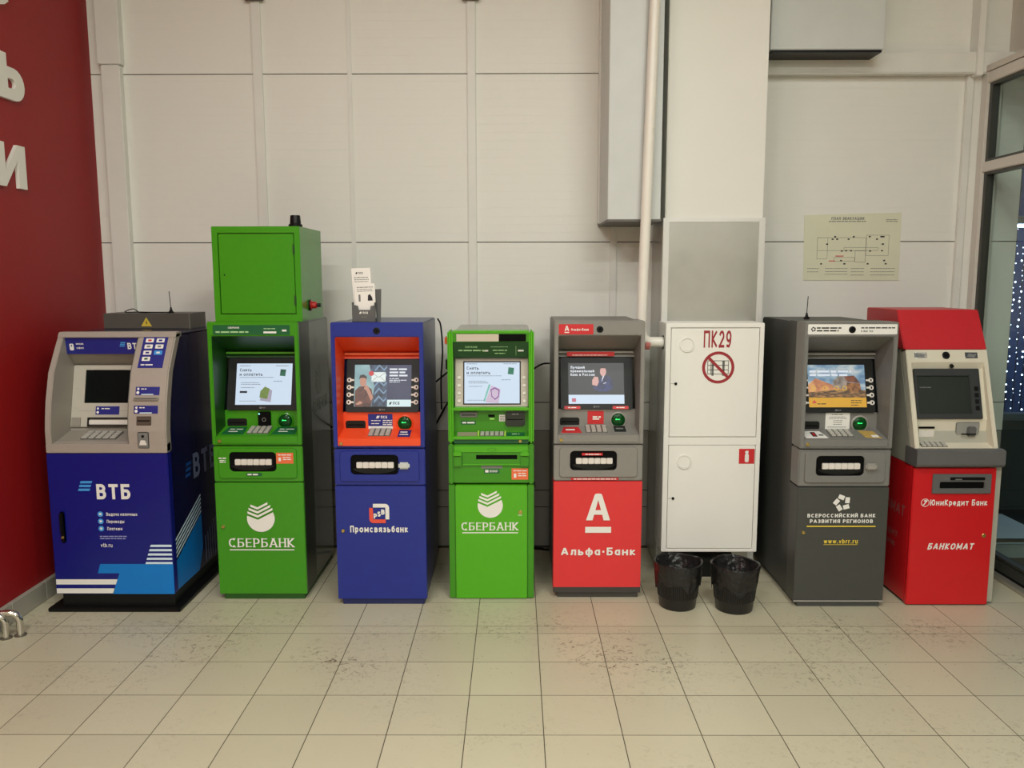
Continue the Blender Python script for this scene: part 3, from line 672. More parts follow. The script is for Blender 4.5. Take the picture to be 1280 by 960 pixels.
sheet('pattern_field', b, [(-.075, .257), (.022, .257), (.022, .030), (-.060, .030), (-.045, .14)], pmat('screen_slate', ((34, 46, 64), (70, 94, 120)), 36, .7), scr, P0+.0002)
g = G()
for k in range(5):
    v = .05+.042*k; g.flat(b, [(-.045, v), (-.02, v+.03), (.005, v+.005), (.020, v+.022), (.020, v+.032), (.004, v+.016), (-.022, v+.042), (-.045, v+.012)], P0+.0003)
flatmk('pattern_lines', g, emat('screen_pattern', (120, 150, 178), .7), scr)
sheet('shirt_picture', b, [(-.150, .030), (-.062, .030), (-.052, .085), (-.060, .125), (-.085, .142), (-.125, .140), (-.148, .118)], pmat('screen_brown', ((78, 48, 44), (116, 72, 60)), 40, .65), scr, P0+.0004)
sheet('head_picture', b, [(x*.8-.020, y) for x, y in arc(-.108, .168, .022, .030, 0, 360, 16)[:-1]], emat('screen_skin', (196, 140, 116), .7), scr, P0+.0005)
sheet('hair_picture', b, [(-.129, .178), (-.123, .200), (-.104, .204), (-.088, .194), (-.087, .176), (-.097, .186), (-.118, .186)], emat('screen_dark', (50, 42, 44), .6), scr, P0+.0006)
sheet('arm_picture', b, [(-.102, .128), (-.092, .150), (-.080, .142), (-.050, .08), (-.062, .062), (-.088, .118)], emat('screen_skin', (196, 140, 116), .7), scr, P0+.0006)
sheet('hand_picture', b, [(-.145, .045), (-.120, .062), (-.105, .050), (-.130, .040)], emat('screen_skin', (196, 140, 116), .7), scr, P0+.0006)
sheet('envelope_picture', b, R4(-.062, .014, .165, .217), emat('screen_paper', (226, 236, 232), .75), scr, P0+.0007)
g = G()
for a, c_ in (((-.062, .217), (-.024, .188)), ((-.024, .188), (.014, .217)), ((-.062, .165), (-.032, .192)), ((.014, .165), (-.016, .192))):
    g.flat(b, [(a[0], a[1]-.001), (c_[0], c_[1]-.001), (c_[0], c_[1]+.001), (a[0], a[1]+.001)], P0+.0009)
flatmk('envelope_lines', g, SCR_TXT, scr)
sheet('badge_picture', b, circ(-.063, .210, .014, 14), emat('screen_badge', (206, 62, 70), .7), scr, P0+.0010)
bars(b, [(.034, .128, .228, .009), (.034, .118, .211, .009), (.034, .130, .194, .009), (.034, .085, .180, .004), (.034, .125, .171, .004), (.034, .09, .162, .004)], emat('screen_type', (226, 232, 240), .7), scr, P0, seed=5)
sheet('footer_field', b, R4(.024, .152, .031, .068), emat('screen_foot', (206, 228, 228), .8), scr, P0+.0002)
text(b, 'ПСБ', .055, .042, .015, SCR_TXT, scr, 'screen_text', sw=.2, n=P0+.0006)
sheet('mark_picture', b, [(.034, .042), (.044, .042), (.050, .056), (.040, .056)], SCR_TXT, scr, P0+.0006)
fa, sh = m['fa'], m['sh']
s_ = sub('service_sticker', fa, R4(-.078, .052, .018, .084), 0, .0015, M_PB, t)
text(fa, 'ПСБ', -.010, .060, .014, M_PW, s_, 'lettering', sw=.22, n=.002); sheet('mark', fa, [(-.036, .060), (-.022, .060), (-.016, .074), (-.030, .074)], M_PW, s_, .002)
bars(fa, [(-.062, -.012, .046, .004), (.0, .05, .046, .005), (-.062, -.02, .030, .004), (.0, .05, .034, .005), (.0, .05, .024, .005)], M_PW, s_, .002)
w_ = sub('logo_strip', fa, R4(-.078, .052, .0095, .018), 0, .0015, M_PW, t); w2 = sub('logo_strip', sh, R4(-.076, .054, .121, .135), 0, .0015, M_PW, t); bars(sh, [(-.066, .044, .125, .005)], M_PG, w2, .002)
s_ = sub('shelf_sticker', sh, R4(.092, .156, .020, .105), 0, .0015, M_PB, t); bars(sh, [(.10, .145, .07, .014), (.10, .145, .04, .012)], M_PW, s_, .002)
D = m['door']
RED_O = mat('print_coral', (232, 84, 64), rough=.4, var=0)
def hookpts(cx, cy, r, w, flip):
    pts = arc(cx+r-.022, cy+r-.022, .022, .022, 0, 90, 5)+arc(cx-r+.022, cy+r-.022, .022, .022, 90, 180, 5)
    return pts
g = G(); A = rr(-.046, .042, .464, .552, .026)
def lshape(f, u0, u1, v0, v1, w, up):
    g = G(); r = .022
    if up:   # top + right bars with rounded corner
        o = [(u0, v1-w), (u0, v1)]+arc(u1-r, v1-r, r, r, 90, 0, 6)+[(u1, v0), (u1-w, v0), (u1-w, v1-w)]
    else:
        o = [(u1, v0+w), (u1, v0)]+arc(u0+r, v0+r, r, r, 270, 180, 6)+[(u0, v1), (u0+w, v1), (u0+w, v0+w)]
    k = len(o); inner = o[-1]
    for i in range(k-1): g.flat(f, [inner, o[i], o[i+1]], .0006)
    return g
flatmk('emblem', lshape(f, -.040, .045, .468, .552, .020, True), M_PW, D)
flatmk('emblem', lshape(f, -.060, .026, .448, .530, .020, False), RED_O, D)
text(f, 'Р', -.037, .472, .028, M_PW, D, 'emblem_letters', sw=.24, n=.001); text(f, 'S', -.017, .483, .028, M_PW, D, 'emblem_letters', sw=.24, n=.001); text(f, 'B', .003, .494, .028, M_PW, D, 'emblem_letters', sw=.24, n=.001)
text(f, 'Промсвязьбанк', -.162, .398, .036, M_PW, D, 'lettering', sw=.2, width=.304)
# leaflet stand and leaflets on it
t = thing('leaflet_stand', 'grey cardboard leaflet stand on the blue machine', 'stand', (-.775, 4.215, 1.5), -.12)
M_CARD = mat('grey_card', (92, 92, 90), rough=.7)
mk('front_pocket', G().prism(FRONT, [(-.064, 0), (.054, 0), (.056, .085), (.036, .082), (.032, .062), (-.028, .062), (-.032, .082), (-.060, .090)], -.004, 0), M_CARD, t)
mk('back_card', G().prism(Fr((0, .035, 0)), [(-.060, 0), (.076, 0), (.082, .168), (-.056, .16)], -.004, 0), M_CARD, t)
mk('side', G().box(.054, .058, .002, .035, 0, .10).box(-.064, -.060, .002, .035, 0, .10), M_CARD, t); mk('base', G().box(-.064, .058, 0, .04, 0, .004), M_CARD, t)
text(FRONT, 'ПСБ', -.006, .042, .011, M_PW, t, 'lettering', sw=.24); sheet('mark', FRONT, [(-.026, .042), (-.016, .042), (-.011, .053), (-.021, .053)], M_PW, t); bars(FRONT, [(-.015, .012, .024, .004)], M_PG, t)
fl_ = Fr((0, .012, .02), (-.04, .06, 1), (1, 0, .03))
lt = thing('leaflet', 'white printed leaflet standing in the grey cardboard stand', 'leaflet', (-.775, 4.215, 1.5), -.12)
mk('paper', G().fbox(fl_, -.048, .060, .0, .175, -.002, 0), M_PW, lt)
bars(fl_, [(-.035, .05, .155, .004), (-.035, .045, .145, .003), (-.035, .05, .136, .003)], M_PG, lt)
sheet('photo', fl_, R4(-.028, -.018, .085, .12), M_PG, lt); sheet('photo', fl_, [(.020, .088), (.046, .088), (.044, .104), (.032, .122), (.022, .115)], M_PK, lt)
fl2 = Fr((0, .022, .02), (-.07, .06, 1), (1, 0, .03)); lt = thing('leaflet', 'taller white leaflet tucked behind the front one in the stand', 'leaflet', (-.775, 4.215, 1.5), -.12)
mk('paper', G().fbox(fl2, -.056, .044, .0, .255, -.002, 0), M_PW, lt); text(fl2, 'ПСБ', -.020, .225, .010, M_PK, lt, 'lettering', sw=.2); bars(fl2, [(-.045, .03, .205, .004), (-.045, .035, .195, .003), (-.045, .03, .185, .003)], M_PG, lt); sheet('mark', fl2, [(-.036, .225), (-.028, .225), (-.024, .235), (-.032, .235)], M_PK, lt)

# ---------------------------------------------------------------- grey machine with the red door
GREY = mat('machine_grey', (136, 133, 126), rough=.42, var=.05, vscale=25, bump=.1, bscale=280)
GREYL = mat('machine_grey_light', (156, 152, 144), rough=.42, var=.03)
AR = mat('machine_red', (222, 52, 54), rough=.4, var=.05, vscale=12)
SCR_K = emat('screen_charcoal', (44, 46, 50), .75)
c3 = dict(frame=GREY, recess=GREY, visor=GREYL, drawer=GREY, door=AR, body=mat('body_grey', (104, 98, 92), rough=.4, var=.06), plinth=mat('plinth_dark', (62, 59, 54), rough=.6), screen=SCR_K, reader=GREYL, doorlock=False)
m = ncr('grey cash machine with a bright red lower door', .4375, 4.285, c3, buttons=''); f, b, scr, t = m['f'], m['b'], m['screen'], m['t']
s_ = sub('name_sticker', f, rr(-.214, -.034, 1.431, 1.484, .004), 0, .0012, M_PR, m['frame'])
def aletter(f, u0, u1, v0, v1, m_, parent, n=.0006):
    w = u1-u0; h = v1-v0; g = G(); s = w*.27; cx = (u0+u1)/2
    g.flat(f, [(u0, v0), (u0+s, v0), (cx+w*.06, v1), (cx-w*.15, v1)], n); g.flat(f, [(u1-s, v0), (u1, v0), (cx+w*.15, v1), (cx-w*.06, v1)], n+2e-5)
    g.flat(f, arc(cx, v1-h*.004, w*.15, h*.05, 0, 180, 8), n+4e-5)
    g.flat(f, [(u0+w*.2, v0+h*.22), (u1-w*.2, v0+h*.22), (u1-w*.27, v0+h*.40), (u0+w*.27, v0+h*.40)], n+6e-5)
    flatmk('emblem', g, m_, parent)
aletter(f, -.184, -.160, 1.449, 1.475, M_PW, s_, .0018); sheet('bar', f, R4(-.184, -.160, 1.439, 1.444), M_PW, s_, .0018)
text(f, 'Альфа-Банк', -.150, 1.450, .013, M_PW, s_, 'lettering', sw=.2, n=.0018, width=.092)
vs_ = Fr((0, .177, 1.294)); s_ = mk('visor_sticker', G().fbox(vs_, -.160, .098, .006, .030, -.004, 0), M_PR, t); bars(vs_, [(-.13, .06, .010, .004)], M_PW, s_)
sheet('menu_bar', b, R4(-.151, .151, .030, .080), SCR_W, scr, P0)
sheet('menu_mark', b, R4(-.133, -.111, .041, .061), emat('screen_rose', (196, 92, 120), .7), scr, P0+.0004)
for i, s in enumerate(('Лучший', 'премиальный', 'банк в России')): text(b, s, -.140, .224-.020*i, .015, emat('screen_type', (226, 232, 240), .7), scr, 'screen_text', sw=.2, n=P0, width=(.078, .130, .132)[i])
sheet('suit_picture', b, [(-.020, .120), (.010, .100), (.060, .098), (.088, .115), (.090, .155), (.072, .180), (.050, .188), (.030, .180), (.012, .150)], pmat('screen_suit', ((26, 32, 70), (52, 64, 122)), 34, .75), scr, P0+.0003)
sheet('shirt_picture', b, [(.028, .148), (.048, .192), (.036, .186)], emat('screen_type', (226, 232, 240), .7), scr, P0+.0005)
sheet('head_picture', b, arc(.038, .208, .017, .026, 0, 360, 16)[:-1], emat('screen_face', (206, 158, 150), .8), scr, P0+.0005)
sheet('hair_picture', b, [(.020, .212), (.020, .236), (.038, .244), (.056, .234), (.056, .212), (.050, .226), (.026, .226)], emat('screen_dark', (50, 42, 44), .6), scr, P0+.0006)
sheet('hands_picture', b, [(-.022, .135), (.004, .128), (.014, .150), (.010, .178), (-.010, .180), (-.022, .160)], emat('screen_face', (206, 158, 150), .8), scr, P0+.0006)
sheet('pocket_picture', b, [(.040, .140), (.056, .146), (.054, .149), (.038, .143)], emat('screen_type', (226, 232, 240), .7), scr, P0+.0006)
for u0, u1 in ((-.175, -.088), (.086, .172)):
    s_ = sub('bezel_sticker', b, rr(u0, u1, .001, .018, .004), .004, .005, M_PR, m['bezel']); bars(b, [(u0+.02, u1-.02, .007, .005)], M_PW, s_, .0056)
fa, sh = m['fa'], m['sh']
s_ = sub('warning_sticker', fa, R4(-.048, .040, .012, .084), 0, .0015, M_PR, t); bars(fa, [(-.02, .024, .046, .009), (-.02, .024, .036, .007)], M_PW, s_, .002)
s_ = sub('shelf_sticker', sh, [(-.195, .025), (-.085, .025), (-.100, .10), (-.180, .10)], 0, .0015, M_PR, t); bars(sh, [(-.17, -.11, .055, .018)], M_PW, s_, .002)
s_ = sub('shelf_sticker', sh, R4(.090, .152, .040, .115), 0, .0015, M_PK, t); bars(sh, [(.10, .14, .07, .018)], M_PG, s_, .002)
dr = m['drawer']; s_ = sub('pocket_sticker', f, R4(-.088, .022, .790, .802), -.003, .006, M_PR, dr); bars(f, [(-.07, .01, .793, .005)], M_PW, s_, .0066)
s_ = sub('drawer_sticker', f, R4(-.145, .110, .653, .667), -.006, -.0045, M_PR, dr); bars(f, [(-.13, .10, .657, .005)], M_PW, s_, -.004)
D = m['door']; aletter(f, -.062, .067, .434, .575, M_PW, D); sheet('bar', f, R4(-.066, .073, .365, .398), M_PW, D)
text(f, 'Альфа·Банк', -.195, .240, .043, M_PW, D, 'lettering', sw=.19, width=.401)
mk('lower_edge', G().box(-.236, .236, .003, .02, .030, .060), c3['plinth'], D)

# ---------------------------------------------------------------- dark grey machine with yellow web address
VG = mat('machine_stone', (122, 121, 116), rough=.42, var=.05, vscale=25, bump=.12, bscale=280)
VD = mat('door_charcoal', (68, 69, 64), rough=.48, var=.06, vscale=15)
SCR_S = pmat('screen_sky', ((96, 130, 160), (140, 168, 186), (196, 202, 200)), 14, .7, stretch=(1, 1, 2))
c4 = dict(frame=VG, recess=VG, visor=GREYL, drawer=VG, door=VD, body=mat('body_charcoal', (48, 50, 46), rough=.45, var=.06), plinth=mat('plinth_stone', (74, 75, 72), rough=.6), screen=SCR_S, reader=GREYL, knob=GREYL, cam=False)
m = ncr('dark grey cash machine with a yellow web address on its door', 1.695, 4.16, c4, knob=True, depth=.74); f, b, scr, t = m['f'], m['b'], m['screen'], m['t']
s_ = sub('name_strip', f, rr(-.222, .227, 1.438, 1.489, .005), 0, .0015, M_PW, m['frame']); camera_eye(f, .0, 1.462, s_, n=.002)
def petals(f, cu, cv, r, m_, parent, n=.0006):
    g = G()
    for k in range(5):
        a = PI/2+k*2*PI/5+.16; du, dv = math.cos(a), math.sin(a); c_ = (cu+du*r*.66, cv+dv*r*.66); w, h = r*.34, r*.25; an = a+1.05
        ux, uy = math.cos(an), math.sin(an)
        g.flat(f, [(c_[0]+ux*s*w-uy*q*h, c_[1]+uy*s*w+ux*q*h) for s, q in ((-1, -1), (1, -1), (1, 1), (-1, 1))], n)
    flatmk('emblem', g, m_, parent)
petals(f, -.195, 1.464, .013, M_PK, s_, .002)
bars(f, [(-.178, -.055, 1.467, .007), (-.178, -.068, 1.453, .007), (.045, .215, 1.468, .006)], M_PK, s_, .002); text(f, '8 800 700', .045, 1.449, .010, M_PK, s_, 'lettering', sw=.16, n=.002)
sheet('field_picture', b, [(-.152, .140), (-.10, .160), (-.05, .150), (.152, .120), (.152, .078), (-.152, .078)], pmat('screen_field', ((70, 58, 46), (120, 88, 58), (176, 130, 78)), 34, .7, stretch=(1, 1, 3)), scr, P0)
sheet('dusk_picture', b, [(-.152, .150), (-.11, .185), (-.06, .165), (-.02, .150), (.06, .130), (-.152, .110)], pmat('screen_dusk', ((150, 92, 70), (200, 130, 88), (226, 168, 110)), 22, .7), scr, P0+.0002)
sheet('house_picture', b, [(-.020, .135), (-.020, .170), (.016, .200), (.060, .190), (.060, .125)], pmat('screen_house', ((110, 100, 94), (164, 150, 136)), 40, .7), scr, P0+.0003)
sheet('roof_picture', b, [(.040, .195), (.095, .200), (.125, .160), (.060, .165)], pmat('screen_roof', ((84, 52, 40), (134, 76, 52)), 50, .7), scr, P0+.0004)
sheet('porch_picture', b, [(.050, .118), (.128, .112), (.124, .158), (.055, .163)], pmat('screen_porch', ((80, 54, 40), (176, 116, 66)), 50, .7), scr, P0+.0005)
bars(b, [(-.140, .080, .216, .011), (-.140, .060, .197, .011)], emat('screen_type', (226, 232, 240), .7), scr, P0+.0006, seed=8)
for u in (-.122, -.062, .000, .042): flatmk('icon_picture', G().ring(b, circ(u, .132, .013, 14), circ(u, .132, .008, 14), P0+.0006, P0+.0007), emat('screen_gold', (226, 178, 66), .7), scr)
sheet('banner_picture', b, R4(-.152, .152, .030, .082), emat('screen_amber', (214, 160, 44), .75), scr, P0+.0007)
bars(b, [(-.105, -.06, .046, .005), (.07, .13, .064, .004), (.07, .13, .052, .004), (.07, .11, .040, .004)], SCR_TXT, scr, P0+.001); sheet('banner_mark', b, [(-.135, .052), (-.122, .070), (-.109, .052)], emat('screen_badge', (206, 62, 70), .7), scr, P0+.001)
fa, sh = m['fa'], m['sh']
s_ = sub('notice_sheet', fa, R4(-.062, .066, -.002, .100), .001, .003, M_PW, t); bars(fa, [(-.03, .03, .082, .004), (-.04, .04, .070, .003), (-.045, .05, .062, .003), (-.02, .03, .050, .003), (-.02, .025, .040, .003), (-.02, .025, .030, .003), (-.05, .05, .016, .003)], M_PG, s_, .0036)
s_ = sub('card_notice', sh, [(-.200, .015), (-.085, .015), (-.105, .100), (-.205, .100)], 0, .002, M_PW, t); sheet('photo', sh, R4(-.160, -.135, .03, .085), M_PK, s_, .0026); sheet('photo', sh, R4(-.152, -.142, .04, .075), M_PR, s_, .003); bars(sh, [(-.125, -.10, .04, .02)], M_PG, s_, .0026)
s_ = sub('shelf_sticker', sh, [(.110, .02), (.190, .012), (.175, .10), (.100, .11)], 0, .0015, mat('sticker_gold', (190, 158, 84), rough=.5, var=.4, vscale=60), t); sheet('white_field', sh, R4(.145, .180, .022, .05), M_PW, s_, .0021)
D = m['door']; petals(f, -.005, .565, .046, M_PW, D)
text(f, 'ВСЕРОССИЙСКИЙ БАНК', -.182, .487, .020, M_PW, D, 'lettering', sw=.21, width=.353)
text(f, 'РАЗВИТИЯ РЕГИОНОВ', -.168, .457, .020, M_PW, D, 'lettering', sw=.21, width=.327)
sheet('underline', f, R4(-.183, .174, .436, .443), M_PY, D); text(f, 'www.vbrr.ru', -.091, .347, .025, M_PY, D, 'web_lettering', sw=.19, width=.177); sheet('web_underline', f, R4(-.091, .086, .340, .3425), M_PY, D)
mk('edge_strip', G().fbox(f, -.236, .236, .030, .037, -.003, .001), GREYL, D)

# ---------------------------------------------------------------- slim green machine in the middle
GB = mat('bright_green', (80, 172, 16), rough=.3, var=.04, vscale=20, bump=.06, bscale=280)
GBD = mat('middle_green', (60, 140, 14), rough=.36, var=.05, vscale=20)
t = thing('cash_machine', 'slim green cash machine with a bare top, left of the red-doored one', 'cash machine', (-.131, 4.27, 0)); f = FRONT
mk('cabinet_body', G().box(-.205, .205, .12, .73, .02, 1.442), mat('body_pale_green_grey', (150, 152, 142), rough=.25, var=.05), t, bevel=.006)
mk('plinth', G().box(-.205, .205, .02, .70, 0, .022), M_BLACK, t)
for s in (-1, 1):
    mk('side_pillar', G().box(min(s*.198, s*.226), max(s*.198, s*.226), 0, .13, .856, 1.452), GB, t, bevel=.010, bseg=3)
    mk('drawer_cheek', G().box(min(s*.198, s*.226), max(s*.198, s*.226), .002, .13, .636, .852), GBD, t, bevel=.006)
    mk('door_cheek', G().box(min(s*.194, s*.227), max(s*.194, s*.227), .004, .13, .003, .632), GBD, t, bevel=.004)
mk('top_bar', G().box(-.2, .2, .004, .13, 1.437, 1.450), GB, t, bevel=.003)
fv = seg(.012, 1.392, .006, 1.437)
vb = mk('light_box', G().fbox(fv, -.198, .198, 0, .045, -.08, -.001), GBD, t)
mk('diffuser', G().fbox(fv, -.178, .042, .003, .042, -.004, .001), mat('diffuser_beige', (206, 194, 176), rough=.3, var=.04), vb)
mk('dark_window', G().fbox(fv, .042, .184, .003, .042, -.004, .001), M_POCK, vb)
fb = seg(.052, 1.308, .014, 1.390)
lb = mk('label_band', G().fbox(fb, -.197, .197, 0, .090, -.02, 0), mat('band_green', (16, 70, 24), rough=.3, var=0), t)
text(fb, 'СБЕРБАНК', -.135, .058, .010, mat('print_pale_green', (170, 210, 150), rough=.4, var=0), lb, sw=.18)
bars(fb, [(-.17, -.03, .038, .008), (.0, .09, .062, .003), (.01, .09, .040, .006), (.02, .075, .022, .005)], MATS['print_pale_green'], lb, .0006); sheet('white_field', fb, R4(.142, .172, .036, .046), M_PW, lb); sheet('divider', fb, R4(.131, .1325, .012, .07), MATS['print_pale_green'], lb)
sheet('white_field', fb, R4(-.042, -.014, .036, .045), M_PW, lb)
b = seg(.040, 1.046, .085, 1.300); B = .258
sr = mk('screen_surround', G().ring(b, R4(-.190, .196, 0, B), R4(-.148, .157, .012, .242), -.02, 0), mat('surround_beige', (190, 180, 166), rough=.4, var=.04), t, bevel=.002)
scr = mk('screen', G().fbox(b, -.146, .155, .014, .240, -.012, -.004), SCR_W, t)
mk('screen_rim', G().ring(b, R4(-.148, .157, .012, .242), R4(-.142, .151, .018, .236), -.012, .001), M_BEZ, sr)
for u in (-.169, .176):
    for v in (.030, .072, .113, .155): mk('side_key', G().fbox(b, u-.0085, u+.0085, v-.008, v+.008, 0, .005), M_SHUT, sr, bevel=.0015, bseg=1)
bb_ = Fr((0, -.0045, .0)); n0 = -.004
class _o: pass
b2 = Fr(b.o+b.n*(-.0022), b.v, b.u); b2.o = b2.o+b2.u*.005+b2.v*(-.016)
bank_screen(b2, scr, 2)
mk('screen_sill', G().box(-.198, .198, .006, .10, 1.030, 1.047), GB, t, bevel=.004)
ff = seg(.062, .905, .056, 1.03)
mk('control_face', G().fbox(ff, -.198, .198, 0, .126, -.05, 0), GBD, t)
sh = seg(.012, .892, .062, .906)
mk('shelf', G().fbox(sh, -.198, .198, 0, .052, -.012, 0), GBD, t)
mk('shelf_lip', G().box(-.198, .198, .004, .03, .876, .893), GB, t, bevel=.003)
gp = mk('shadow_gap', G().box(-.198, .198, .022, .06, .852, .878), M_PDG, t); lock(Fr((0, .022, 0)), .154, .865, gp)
rs = mk('receipt_slot', G().fbox(ff, -.166, -.074, .084, .112, 0, .012), M_PG, t, bevel=.003); mk('slot_mouth', G().fbox(ff, -.158, -.082, .094, .099, .010, .0125), M_POCK, rs)
s_ = sub('slot_sticker', ff, R4(-.163, -.082, .042, .064), 0, .0012, M_PDG, t); bars(ff, [(-.155, -.09, .049, .008)], M_PW, s_, .002)
s_ = sub('white_sticker', ff, R4(.042, .074, .060, .096), 0, .0012, M_PW, t); bars(ff, [(.047, .07, .085, .004), (.047, .07, .075, .004), (.047, .07, .066, .004)], M_PG, s_, .002)
mk('indicator', G().fbox(ff, -.016, .018, .084, .096, 0, .004), M_POCK, t, bevel=.001, bseg=1); sheet('indicator_glow', ff, R4(-.008, .016, .070, .076), emat('lime_glow', (190, 255, 110), .6), t, .001)
rd = mk('card_reader', G().fbox(ff, .075, .180, .036, .118, 0, .022), mat('reader_black', (26, 34, 28), rough=.2, var=0), t, bevel=.008)
mk('slot_mouth', G().fbox(ff, .085, .170, .072, .077, .020, .0228), M_POCK, rd); bars(ff, [(.11, .145, .10, .007)], M_PG, rd, .0226)
mk('touch_pad', G().fbox(sh, -.180, -.076, .004, .046, 0, .003), mat('pad_stone', (150, 146, 118), rough=.6), t)
keypad(sh, -.060, .068, .004, .048, t, 5, 4)
s_ = sub('shelf_sticker', sh, R4(.080, .178, .004, .046), 0, .0012, M_PDG, t); bars(sh, [(.11, .15, .02, .01)], MATS['print_pale_green'], s_, .002)
for u in (-.068, .074): mk('guard_post', G().fbox(sh, u-.004, u+.004, .004, .048, 0, .010), mat('lime_edge', (186, 222, 90), rough=.4, var=0), t)
dr = mk('dispenser', G().box(-.198, .198, .010, .13, .640, .848), GBD, t, bevel=.004)
mk('head_rail', G().box(-.196, .196, .002, .03, .806, .842), GB, dr, bevel=.004)
for s in (-1, 1):
    pg = mk('grip_post', G().box(min(s*.156, s*.198), max(s*.156, s*.198), -.010, .02, .732, .800), GBD, dr, bevel=.004)
    mk('grip_cap', G().box(min(s*.155, s*.199), max(s*.155, s*.199), -.016, .02, .786, .816), GB, pg, bevel=.006)
mk('slot_frame', G().ring(f, R4(-.150, .155, .742, .805), R4(-.080, .138, .770, .794), -.012, -.003), GBD, dr)
mk('slot_mouth', G().fbox(f, -.080, .138, .770, .794, -.012, -.0095), M_POCK, dr)
mk('tray_lip', G().box(-.150, .155, -.002, .012, .738, .746), GB, dr, bevel=.002)
mk('oval_mark', G().ring(Fr((0, .002, 0)), arc(.004, .823, .024, .010, 0, 360, 20)[:-1], arc(.004, .823, .020, .007, 0, 360, 20)[:-1], 0, .001), GBD, dr)
fd = Fr((0, .010, 0))
s_ = sub('grey_label', fd, R4(-.053, .059, .720, .737), 0, .0015, M_PG, dr); s2 = sub('green_sticker', fd, R4(-.038, .044, .693, .716), 0, .0015, M_PDG, dr); bars(fd, [(-.032, -.015, .698, .014), (-.01, .035, .707, .003), (-.01, .035, .700, .003)], M_PW, s2, .002)
s_ = sub('notice_sticker', fd, R4(.108, .196, .659, .720), 0, .0015, M_PO, dr); bars(fd, [(.118, .188, .705, .005), (.143, .188, .690, .005), (.143, .186, .678, .005), (.120, .133, .670, .022)], M_PW, s_, .0021)
do = mk('door', G().box(-.192, .192, -.002, .12, .003, .630), GB, t, bevel=.004); fo = Fr((0, -.002, 0))
warrow(fo, -.006, .520, .067, do, M_PW, None)
text(fo, 'СБЕРБАНК', -.009, .384, .044, M_PW, do, 'lettering', sw=.15, width=.303, align='C', serif=True, gap=.16); sheet('underline', fo, R4(-.156, .142, .368, .3735), M_PW, do)
lk = lock(fo, .155, .484, do, .011); bars(fo, [(.142, .17, .464, .008)], mat('print_pale_green', (170, 210, 150), rough=.4, var=0), do)
mk('side_lamp', G().box(-.242, -.226, .03, .07, 1.375, 1.42), mat('lamp_orange', (214, 92, 40), rough=.3, var=0), t, bevel=.006)
mk('side_knob', G().box(-.240, -.226, .05, .09, 1.24, 1.30), M_BLACK, t, bevel=.006)
mk('hinge_pin', G().box(.226, .236, .05, .08, .60, .635), M_BLACK, t, bevel=.004)

# ---------------------------------------------------------------- dark blue machine beside the red wall
NAVY = mat('vinyl_navy', (14, 24, 118), rough=.3, var=.05, vscale=8)
NAVD = mat('body_dark_navy', (10, 14, 58), rough=.25, var=.08, coat=.2)
CYAN = mat('vinyl_cyan', (2, 122, 204), rough=.32, var=.03)
CYL = mat('vinyl_sky', (70, 158, 226), rough=.32, var=0)
ICE = mat('vinyl_ice', (214, 236, 246), rough=.35, var=0)
FAS = mat('fascia_silver', (172, 163, 152), rough=.38, metal=.15, var=.05, vscale=40, bump=.05, bscale=400)
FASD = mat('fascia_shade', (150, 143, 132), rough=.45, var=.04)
FASL = mat('inner_putty', (190, 184, 170), rough=.45, var=.03)
t = thing('cash_machine', 'dark blue cash machine with curved silver fascia beside the red wall', 'cash machine', (-2.092, 4.12, 0))
mk('base_plate', G().box(-.345, .345, -.030, .86, 0, .022), M_BLACK, t, bevel=.004)
mk('plinth', G().box(-.288, .300, .020, .85, .022, .084), M_BEZ, t)
prof = [(0, .84), (0, .95), (.010, 1.02), (.025, 1.10), (.070, 1.245), (.140, 1.357), (.196, 1.440)]
bp_ = [(.03, .086), (.03, .85), (.035, .95), (.06, 1.10), (.10, 1.235), (.17, 1.35), (.225, 1.43), (.86, 1.43), (.86, .086)]
mk('cabinet_body', G().box(-.29, .29, .28, .855, .09, 1.428).box(-.29, .29, .04, .28, .09, .835), NAVD, t)
for s in (-1, 1): mk('side_panel', G().prof(bp_, min(s*.288, s*.303), max(s*.288, s*.303)), NAVD, t, bevel=.002)
mk('roof', G().box(-.303, .303, .225, .86, 1.424, 1.434), NAVD, t)
back = [(.24, 1.440), (.24, 1.44)]
def fascia(x0, x1, pts, d=.030):
    return G().prof(pts+[(y+d*1.2, z-.002 if i else z) for i, (y, z) in enumerate(reversed(pts))], x0, x1)
mk('fascia_left', fascia(-.310, -.278, prof, .05), FAS, t, bevel=.004)
rc = mk('fascia_column', fascia(.114, .310, prof, .05), FAS, t, bevel=.006)
mk('fascia_top', G().prof([(.176, 1.416), (.196, 1.444), (.26, 1.444), (.26, 1.416)], -.310, .310), FAS, t, bevel=.003)
mk('fascia_sill', G().prof([(-.001, .838), (-.001, .884), (.05, .892), (.05, .838)], -.310, .310), FAS, t, bevel=.003)
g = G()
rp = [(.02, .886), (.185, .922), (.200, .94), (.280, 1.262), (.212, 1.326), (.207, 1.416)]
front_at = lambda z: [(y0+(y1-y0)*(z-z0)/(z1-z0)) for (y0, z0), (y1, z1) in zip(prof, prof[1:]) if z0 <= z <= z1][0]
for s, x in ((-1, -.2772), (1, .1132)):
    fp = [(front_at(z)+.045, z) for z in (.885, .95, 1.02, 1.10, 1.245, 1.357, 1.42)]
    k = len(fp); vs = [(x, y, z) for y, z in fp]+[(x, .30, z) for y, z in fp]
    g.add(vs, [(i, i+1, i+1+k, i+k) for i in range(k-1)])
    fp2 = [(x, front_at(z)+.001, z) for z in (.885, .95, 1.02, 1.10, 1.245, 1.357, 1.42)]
    vs = fp2+[(x, y, z) for y, z in fp]; g.add(vs, [(i, i+1, i+1+k, i+k) for i in range(k-1)])
